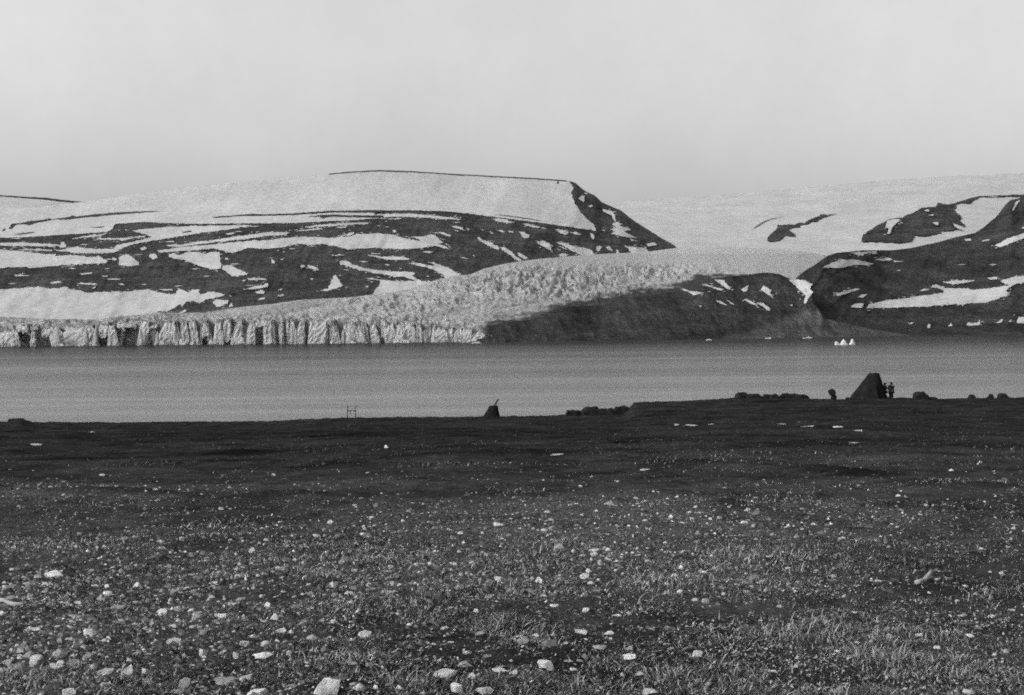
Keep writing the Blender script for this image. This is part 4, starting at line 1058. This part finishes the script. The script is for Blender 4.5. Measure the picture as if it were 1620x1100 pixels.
def build_leaflets(n, y0, y1, size, name, label):
    X, Y = sample_ground(n, y0, y1)
    dens = sstep(-0.3, 0.3, fbm(X * 3.1, Y * 3.1, 161, 4))
    ok = (RNG.uniform(0, 1, n) < 0.15 + 0.85 * dens) & clear_of_stones(X, Y)
    X, Y, dens = X[ok], Y[ok], dens[ok]; n = len(X)
    Z = ground_z(X, Y) + RNG.uniform(0.001, 0.022, n) * dens
    c = np.stack([X, Y, Z], -1)
    s = size * RNG.lognormal(0, 0.35, n) * (0.8 + Y / 20)
    az = RNG.uniform(0, 2 * np.pi, n); tl = RNG.uniform(-0.9, 0.9, n)
    e1 = np.stack([np.cos(az), np.sin(az), np.sin(tl) * 0.8], -1) * s[:, None]
    e2 = np.stack([-np.sin(az), np.cos(az), np.sin(RNG.uniform(-0.9, 0.9, n)) * 0.8], -1) * (s * 0.5)[:, None]
    V = np.stack([c - e1, c + e2, c + e1, c - e2], 1).reshape(-1, 3)
    i = np.arange(n) * 4
    val = np.where(RNG.uniform(0, 1, n) < 0.10 + 0.25 * sstep(-0.1, 0.4, fbm(X * 1.5, Y * 1.5, 165, 4)), RNG.uniform(0.16, 0.46, n), RNG.uniform(0.012, 0.10, n))
    return tag(obj(name, mesh_np(name, V, np.stack([i, i + 1, i + 2, i + 3], -1), M.dry_grass, False, {'val': np.repeat(val, 4)})), label, 'ground cover', kind='stuff')
build_leaflets(270000, 790, 1112, 0.0065, 'ground_cover', 'tiny dark leaves of creeping heath plants matted over the ground')

def build_pebbles(n, y0, y1, smin, smax, name, label):
    X, Y = sample_ground(n, y0, y1)
    g = np.clip(gravel_mask(X, Y) + 0.35 * sstep(0.6, -1.2, X) * sstep(12, 6, Y) + 0.25 * sstep(0.0, 0.5, fbm(X * 0.9, Y * 0.9, 171, 3)), 0, 1)
    g = g * (1 - 0.5 * sstep(7, 13, Y))
    ok = RNG.uniform(0, 1, n) < 0.04 + 0.96 * g ** 1.4
    X, Y = X[ok], Y[ok]; n = len(X)
    s = np.clip(smin * RNG.lognormal(0, 0.5, n) * (0.55 + Y / 16), smin * 0.4, smax)
    Z = ground_z(X, Y) + 0.15 * s
    az = RNG.uniform(0, 2 * np.pi, n)
    base = np.array([(1, 0, 0), (0.3, 0.95, 0), (-0.8, 0.6, 0.05), (-0.9, -0.5, 0), (0.2, -1, 0.02), (0.25, 0.1, 0.62), (-0.4, -0.05, 0.55)])
    fc = np.array([(0, 1, 5), (1, 2, 5), (2, 6, 5), (2, 3, 6), (3, 4, 6), (4, 5, 6), (4, 0, 5)])
    J = base[None] * RNG.uniform(0.7, 1.3, (n, 7, 3))
    J[:, :, 1] *= RNG.uniform(0.35, 1.0, n)[:, None]; J[:, :, 2] *= RNG.uniform(0.25, 0.8, n)[:, None]
    J[:, :5, 2] -= 0.35
    ca, sa = np.cos(az)[:, None], np.sin(az)[:, None]
    V = np.stack([J[..., 0] * ca - J[..., 1] * sa, J[..., 0] * sa + J[..., 1] * ca, J[..., 2]], -1) * s[:, None, None] + np.stack([X, Y, Z], -1)[:, None]
    i = np.arange(n)[:, None, None] * 7
    val = np.where(RNG.uniform(0, 1, n) < 0.28, RNG.uniform(0.18, 0.52, n), RNG.uniform(0.04, 0.15, n))
    return tag(obj(name, mesh_np(name, V.reshape(-1, 3), (fc[None] + i).reshape(-1, 3), M.pebble, False, {'val': np.repeat(val, 7)})), label, 'gravel', kind='stuff')
build_pebbles(102000, 745, 1110, 0.014, 0.07, 'gravel', 'loose pale and grey pebbles strewn over the tundra')

# ------------------------------------------------------------------ bleached wood
def stick(pts, r0, r1, mat, name, label, cat, sides=7):
    V = []; F4 = []
    n = len(pts)
    for i, p in enumerate(pts):
        p = Vector(p); d = (Vector(pts[min(i + 1, n - 1)]) - Vector(pts[max(i - 1, 0)])).normalized()
        a = d.orthogonal().normalized(); b = d.cross(a)
        r = r0 + (r1 - r0) * i / (n - 1)
        for k in range(sides):
            t = 2 * math.pi * k / sides
            V.append(tuple(p + (a * math.cos(t) + b * math.sin(t)) * r * (1 + 0.12 * math.sin(3 * t + i))))
    for i in range(n - 1):
        for k in range(sides):
            F4.append((i * sides + k, i * sides + (k + 1) % sides, (i + 1) * sides + (k + 1) % sides, (i + 1) * sides + k))
    c0 = len(V); V.append(tuple(pts[0])); V.append(tuple(pts[-1]))
    T = [(c0, (k + 1) % sides, k) for k in range(sides)] + [(c0 + 1, (n - 1) * sides + k, (n - 1) * sides + (k + 1) % sides) for k in range(sides)]
    me = mesh_np(name, V, [np.array(F4), np.array(T)], mat)
    if cat is None: return me
    o = obj(name, me)
    return tag(o, label, cat)
def on_ground(px, py, up=0.0):
    X, Y = [float(q) for q in ground_at(px, py)]
    return (X, Y, float(ground_z(X, Y)) + up)
stick([on_ground(x, y, 0.014 + 0.01 * k) for k, (x, y) in enumerate(((1449, 926.5), (1456, 926), (1463, 924), (1469, 921), (1474, 917.5)))], 0.019, 0.013, M.pale_wood, 'driftwood', 'curved bleached stick of driftwood lying in the heath on the right', 'driftwood')
stick([on_ground(x, y, 0.02) for x, y in ((-14, 953), (2, 955), (20, 957.5), (37, 959.5))], 0.022, 0.014, M.pale_wood, 'driftwood', 'straight bleached pole lying in the grass at the left edge', 'driftwood')

# ------------------------------------------------------------------ things along the crest of the bank
def crest_z(px, Y):
    X = float(P(px, 640, Y)[0])
    return X, float(ground_base(np.array(X), np.array(Y)))

def lofted_cover(name, mat, base, top, z0, z1, sides, parent, sag=0.05, levels=7, seed=0):
    """canvas over leaning poles: base and top are (cx, cy, rx, ry)"""
    r = random.Random(seed)
    V = []; n = sides * 4
    for l in range(levels + 1):
        t = l / levels
        for k in range(n):
            ph = 2 * math.pi * k / n
            pole = abs(math.cos(ph * sides / 2))               # 1 on a pole, 0 between
            s = 1 - sag * (1 - pole) * math.sin(math.pi * min(1, t * 1.05 + 0.1)) - 0.04 * r.random()
            rx = base[2] + (top[2] - base[2]) * t; ry = base[3] + (top[3] - base[3]) * t
            cx = base[0] + (top[0] - base[0]) * t; cy = base[1] + (top[1] - base[1]) * t
            zz = z0 + (z1 - z0) * t + (0.03 * math.sin(5 * ph + seed) * (t if l else 0))
            V.append((cx + rx * s * math.cos(ph), cy + ry * s * math.sin(ph), zz))
    Fq = [(l * n + k, l * n + (k + 1) % n, (l + 1) * n + (k + 1) % n, (l + 1) * n + k) for l in range(levels) for k in range(n)]
    c = len(V); V.append((top[0], top[1], z1 - 0.02))
    T = [(levels * n + k, levels * n + (k + 1) % n, c) for k in range(n)]
    return obj(name, mesh_np(name, V, [np.array(Fq), np.array(T)], mat), parent)

def rod(name, a, b, r, mat, parent):
    return obj(name, stick([a, tuple((Vector(a) + Vector(b)) / 2), b], r, r * 0.85, mat, name, None, None), parent)

def empty(name, loc):
    e = bpy.data.objects.new(name, None); e.location = loc; e.empty_display_size = 0.2
    S.collection.objects.link(e)
    return e

def crag_mesh(seed):
    r = random.Random(seed)
    bm = bmesh.new(); bmesh.ops.create_icosphere(bm, subdivisions=3, radius=1.0)
    cuts = [(Vector((r.gauss(0, 1), r.gauss(0, 0.6), abs(r.gauss(0, 0.9)))).normalized(), r.uniform(0.85, 1.15)) for _ in range(5)]
    for v in bm.verts:
        m = max(abs(v.co.x), abs(v.co.y), abs(v.co.z))
        v.co = v.co.lerp(v.co / m, 0.93)
        for d, k in cuts:
            e = v.co.dot(d) - k
            if e > 0: v.co -= d * e
        q = v.co
        v.co *= 1 + 0.07 * math.sin(q.x * 5 + seed) * math.cos(q.y * 4 + seed * 2) + 0.06 * math.sin(q.x * 9 + q.z * 6 + seed)
    m = max(abs(v.co.x) for v in bm.verts); top = max(v.co.z for v in bm.verts)
    for v in bm.verts: v.co.x /= m
    me = bpy.data.meshes.new('boulder'); bm.to_mesh(me); bm.free()
    me.materials.append(M.dark_stone); me['top'] = top
    return me
DARK = [crag_mesh(60 + q) for q in range(6)]

def big_tent():
    Y = 119.0; u = Y / F
    X, z = crest_z(1373, Y)
    e = tag(empty('tent', (X, Y, z)), 'tall dark truncated cone tent on the crest with two people beside it', 'tent')
    bl, br, tl, tr, H = (1341 - 1373) * u, (1406 - 1373) * u, (1374.5 - 1373) * u, (1390.5 - 1373) * u, 41 * u
    cb = (bl + br) / 2; rb = (br - bl) / 2; ct = (tl + tr) / 2; rt = (tr - tl) / 2
    lofted_cover('canvas_cover', M.canvas, (cb, 0, rb, rb * 0.9), (ct, 0, rt, rt), -0.15, H, 9, e, 0.06, 8, 3)
    # door flap on the side towards the camera, tied back, and poles showing at the smoke hole
    V = []
    for t, w0, w1 in ((0.02, -0.5, 0.45), (0.25, -0.42, 0.30), (0.5, -0.30, 0.12), (0.62, -0.2, 0.0)):
        rx = rb * 0.9 + (rt - rb * 0.9) * t; cx = cb + (ct - cb) * t
        V += [(cx + w0, -rx * 1.03 - 0.05, H * t), (cx + w1, -rx * 1.03 - 0.09, H * t)]
    obj('door_flap', mesh_np('door_flap', V, np.array([(0, 1, 3, 2), (2, 3, 5, 4), (4, 5, 7, 6)]), M.canvas, False), e)
    for k in range(9):
        ph = 2 * math.pi * k / 9
        a = (ct + rt * 0.9 * math.cos(ph), rt * 0.9 * math.sin(ph), H - 0.25)
        b = (ct + rt * 0.75 * math.cos(ph), rt * 0.75 * math.sin(ph), H + 0.06 + 0.05 * (k % 2))
        rod('pole', a, b, 0.04, M.wood, e)
    # stones holding the hem down
    for k in range(14):
        ph = math.pi + 2 * math.pi * k / 26 + 0.1
        rr = random.Random(k)
        o = bpy.data.objects.new('hem_stone', DARK[k % len(DARK)])
        o.scale = (rr.uniform(0.14, 0.26), 0.16, rr.uniform(0.14, 0.24)); o.location = (cb + (rb + 0.06) * math.cos(ph), (rb * 0.9 + 0.06) * math.sin(ph), 0.02)
        link(o, e)
big_tent()

def small_hut():
    Y = 127.0; u = Y / F
    X, z = crest_z(777, Y)
    e = tag(empty('hut', (X, Y, z)), 'small dark truncated cone hut with a slanting pole on its roof', 'hut')
    bl, br, tl, tr, H = (761.5 - 777) * u, (791.7 - 777) * u, (774.3 - 777) * u, (787.6 - 777) * u, 17.6 * u
    cb = (bl + br) / 2; rb = (br - bl) / 2; ct = (tl + tr) / 2; rt = (tr - tl) / 2
    lofted_cover('turf_cover', M.canvas, (cb, 0, rb, rb * 0.9), (ct, 0, rt, rt), -0.15, H, 7, e, 0.05, 6, 5)
    rod('smoke_pole', ((779.5 - 777) * u, 0, H - 0.4), ((788 - 777) * u, 0.05, 27.4 * u), 0.12, M.wood, e)
    rod('pole', ((788 - 777) * u, 0.05, 27.2 * u), ((790 - 777) * u, 0.08, 27.3 * u), 0.04, M.wood, e)
small_hut()

def rack():
    Y = 128.0; u = Y / F
    X, z = crest_z(556, Y)
    e = tag(empty('wooden_rack', (X, Y, z)), 'thin wooden rack of two posts and a crossbar on the crest', 'rack')
    rod('post', ((549 - 556) * u, 0, -0.3), ((550.3 - 556) * u, 0, 20.0 * u), 0.055, M.wood, e)
    rod('post', ((563 - 556) * u, 0, -0.3), ((561.4 - 556) * u, 0, 17.5 * u), 0.055, M.wood, e)
    rod('crossbar', ((548.5 - 556) * u, -0.09, 12.2 * u), ((563.5 - 556) * u, -0.09, 12.4 * u), 0.05, M.wood, e)
    rod('branch', ((561.4 - 556) * u, 0, 16.5 * u), ((565 - 556) * u, 0, 19.5 * u), 0.035, M.wood, e)
    rod('hanging_line', ((554.3 - 556) * u, -0.09, 12.0 * u), ((554.6 - 556) * u, -0.09, 5.5 * u), 0.04, M.wood, e)
rack()

def person(px, Y, hpx, label, facing, arms, coat_mat, stoop=0.0):
    X, z = crest_z(px, Y)
    e = tag(empty('person', (X, Y, z)), label, 'person', 'people beside the tent')
    h = hpx * Y / F
    k = h / 1.75
    e.rotation_euler = (0, 0, facing); e.scale = (1.3, 1.3, 1.0)
    # body: skeleton, skin and subdivision give one continuous figure
    J = {'pel': (0, 0, 0.95, .15), 'bel': (0, 0.0, 1.12, .14), 'che': (0, -stoop * .5, 1.32, .155), 'nek': (0, -stoop, 1.48, .06), 'hd0': (0, -stoop - .01, 1.58, .085), 'hd1': (0, -stoop - .015, 1.68, .09),
         'hl': (.10, 0, .9, .10), 'kl': (.12, -.03, .5, .07), 'al': (.12, .02, .09, .05), 'tl': (.13, -.14, .04, .04),
         'hr': (-.10, 0, .9, .10), 'kr': (-.13, -.02, .5, .07), 'ar': (-.14, .04, .09, .05), 'tr': (-.16, -.12, .04, .04)}
    Ed = [('pel', 'bel'), ('bel', 'che'), ('che', 'nek'), ('nek', 'hd0'), ('hd0', 'hd1'), ('pel', 'hl'), ('hl', 'kl'), ('kl', 'al'), ('al', 'tl'), ('pel', 'hr'), ('hr', 'kr'), ('kr', 'ar'), ('ar', 'tr')]
    for sd, sg in (('l', 1), ('r', -1)):
        el, wr = arms[0 if sg == 1 else 1]
        J['s' + sd] = (.18 * sg, -stoop * .8, 1.42, .07); J['e' + sd] = (el[0] * sg, el[1] - stoop, el[2], .05); J['w' + sd] = (wr[0] * sg, wr[1] - stoop, wr[2], .035)
        Ed += [('che', 's' + sd), ('s' + sd, 'e' + sd), ('e' + sd, 'w' + sd)]
        wx, wy, wz = J['w' + sd][:3]
        J['m' + sd] = (wx, wy - .03, wz - .08, .032); Ed.append(('w' + sd, 'm' + sd))
        for f in range(4):                                    # fingers and thumb
            J['f%d' % f + sd] = (wx + (f - 1.5) * .02, wy - .045, wz - .15 - .01 * (f in (1, 2)), .009); J['g%d' % f + sd] = (wx + (f - 1.5) * .021, wy - .075, wz - .185 - .015 * (f in (1, 2)), .008)
            Ed += [('m' + sd, 'f%d' % f + sd), ('f%d' % f + sd, 'g%d' % f + sd)]
        J['th' + sd] = (wx - .05 * sg, wy - .06, wz - .10, .010); Ed.append(('m' + sd, 'th' + sd))
    names = list(J)
    me = bpy.data.meshes.new('body')
    me.from_pydata([tuple(c * k for c in J[n][:3]) for n in names], [(names.index(a), names.index(b)) for a, b in Ed], [])
    me.materials.append(M.skin)
    body = obj('body', me, e)
    sk = body.modifiers.new('skin', 'SKIN')
    for i, n in enumerate(names): me.skin_vertices[0].data[i].radius = (J[n][3] * k, J[n][3] * k)
    me.skin_vertices[0].data[0].use_root = True
    body.modifiers.new('sub', 'SUBSURF').render_levels = 1
    # clothing: long coat, trousers, sleeves, boots and cap
    def tube(name, pts, rads, mat, sides=12, cap=True):
        V = []; Q = []
        n = len(pts)
        for i, p in enumerate(pts):
            p = Vector(p) * k; d = (Vector(pts[min(i + 1, n - 1)]) - Vector(pts[max(i - 1, 0)])).normalized()
            a = Vector((1, 0, 0)) - d * d.x; a.normalize(); b = d.cross(a)
            for s in range(sides):
                t = 2 * math.pi * s / sides
                rx, ry = rads[i]
                V.append(tuple(p + a * math.cos(t) * rx * k + b * math.sin(t) * ry * k))
        for i in range(n - 1):
            for s in range(sides): Q.append((i * sides + s, i * sides + (s + 1) % sides, (i + 1) * sides + (s + 1) % sides, (i + 1) * sides + s))
        T = []
        c = len(V); V.append(tuple(Vector(pts[0]) * k)); V.append(tuple(Vector(pts[-1]) * k))
        for s in range(sides): T += [(c, (s + 1) % sides, s), (c + 1, (n - 1) * sides + s, (n - 1) * sides + (s + 1) % sides)]
        return obj(name, mesh_np(name, V, [np.array(Q), np.array(T)], mat), e)
    tube('coat', [(0, 0, .62), (0, 0, .95), (0, -stoop * .2, 1.15), (0, -stoop * .5, 1.34), (0, -stoop * .9, 1.45), (0, -stoop, 1.51)], [(.29, .25), (.25, .21), (.23, .20), (.25, .20), (.19, .14), (.08, .08)], coat_mat)
    for sd in 'lr':
        q = lambda n: J[n + sd][:3]
        tube('sleeve', [q('s'), q('e'), q('w')], [(.10, .10), (.085, .085), (.065, .065)], coat_mat, 9)
        tube('trouser_leg', [q('h'), q('k'), (q('a')[0], q('a')[1], .12)], [(.13, .13), (.11, .11), (.09, .09)], M.cloth_dark, 9)
        tube('boot', [(q('a')[0], q('a')[1] + .03, .05), (q('a')[0], q('a')[1] - .05, .05), q('t')], [(.055, .06), (.055, .055), (.045, .04)], M.hair, 9)
    tube('cap', [(0, -stoop - .01, 1.655), (0, -stoop - .01, 1.72), (0, -stoop, 1.765)], [(.112, .122), (.112, .12), (.05, .055)], M.hair, 12)
    tube('hair', [(0, -stoop + .045, 1.55), (0, -stoop + .045, 1.66)], [(.085, .075), (.10, .09)], M.hair, 10)
    return e
person(1410, 117.0, 26.0, 'person in long dark coat standing upright right of the tall tent', math.radians(-70), [((.24, .02, 1.17), (.25, -.06, .94)), ((.24, -.06, 1.18), (.22, -.24, 1.05))], M.cloth_dark)
person(1399.5, 119.5, 25.0, 'person in grey clothes partly in front of the tall tent wall', math.radians(75), [((.24, -.05, 1.17), (.24, -.24, 1.08)), ((.25, .02, 1.18), (.25, -.05, .95))], M.cloth_grey, 0.03)

def crag(px, ybase, w, h, label, Y=122.0, name='boulder', cat='boulder', group='dark boulders along the crest', mesh=0, rot=0.0, lift=None, dep=0.7):
    u = Y / F
    X, z = crest_z(px, Y)
    me = DARK[mesh % len(DARK)]
    o = bpy.data.objects.new(name, me)
    o.scale = (w * u * 0.57, w * u * 0.5 * dep, h * u / me['top'] * 1.08)
    zb = float(P(px, ybase, Y)[2])
    o.location = (X, Y, zb if lift else min(zb, z + 0.12) - 0.02 * h * u)
    o.rotation_euler = (0, rot, random.Random(int(px)).uniform(-0.2, 0.2))
    link(o)
    return tag(o, label, cat, group)
crag(908, 657.5, 24, 9, 'low dark boulder at the left end of the rock ledge', 121, mesh=0)
crag(934, 658, 33, 14, 'flat topped dark boulder in the rock ledge, second from its left end', 121, mesh=1)
crag(960, 657, 34, 11, 'long low dark boulder in the middle of the rock ledge', 121, mesh=2)
crag(982, 656, 38, 14, 'dark boulder at the right end of the ledge, against the bank', 121.5, mesh=3)
crag(1004, 655, 22, 17, 'dark steep boulder forming the end of the grassy bank', 123.5, mesh=4)
crag(1172, 632, 22, 11, 'dark peaked boulder at the left end of the crest rocks', 122, mesh=5, rot=-0.12)
crag(1192, 631.5, 30, 8, 'dark low boulder right of the peaked one on the crest', 122, mesh=1)
crag(1216, 631.5, 20, 7.5, 'dark rounded boulder in the middle of the crest rocks', 122, mesh=2, rot=0.1)
crag(1225, 631.5, 13, 8.5, 'small dark knob of rock touching the rounded boulder on the crest', 121, mesh=3)
crag(1240, 631, 18, 8, 'dark dome shaped boulder left of the long one on the crest', 122, mesh=4)
crag(1260, 632, 36, 9, 'long low dark boulder at the right end of the crest rocks', 122, mesh=0, rot=0.06)
crag(1318.5, 632, 8.5, 8.5, 'dark knobbly blob standing alone left of the tall tent', 122, mesh=5)  # dark blob of unknown kind, given a boulder mesh
crag(1316, 620.5, 10, 5, 'dark lump on top of the lone knobbly blob', 121.9, mesh=2, rot=-0.45, lift=True)
crag(1456, 632, 24, 12, 'dark arched boulder on the crest right of the people', 122, mesh=1)
crag(1446, 643, 13, 6, 'dark flat boulder on the slope below the arched boulder', 78, mesh=3)
crag(1485, 643, 9, 6, 'small dark boulder on the slope right below the arched boulder', 78, mesh=4)
crag(1476, 632, 14, 4, 'small low dark rock right next to the arched boulder', 122, mesh=2)
crag(1537, 631.5, 11, 7, 'dark pointed rock left of the square one near the right edge', 122, mesh=5, rot=-0.2)
crag(1567, 631.5, 10, 8, 'small dark rock in the middle of three near the right edge', 122, mesh=4)
crag(1586, 631, 17, 8.5, 'dark square rock, largest of three near the right edge', 122, mesh=1, rot=0.1)
crag(28, 668, 26, 6, 'dark turf covered mound on the crest at the far left', 124, mesh=2)
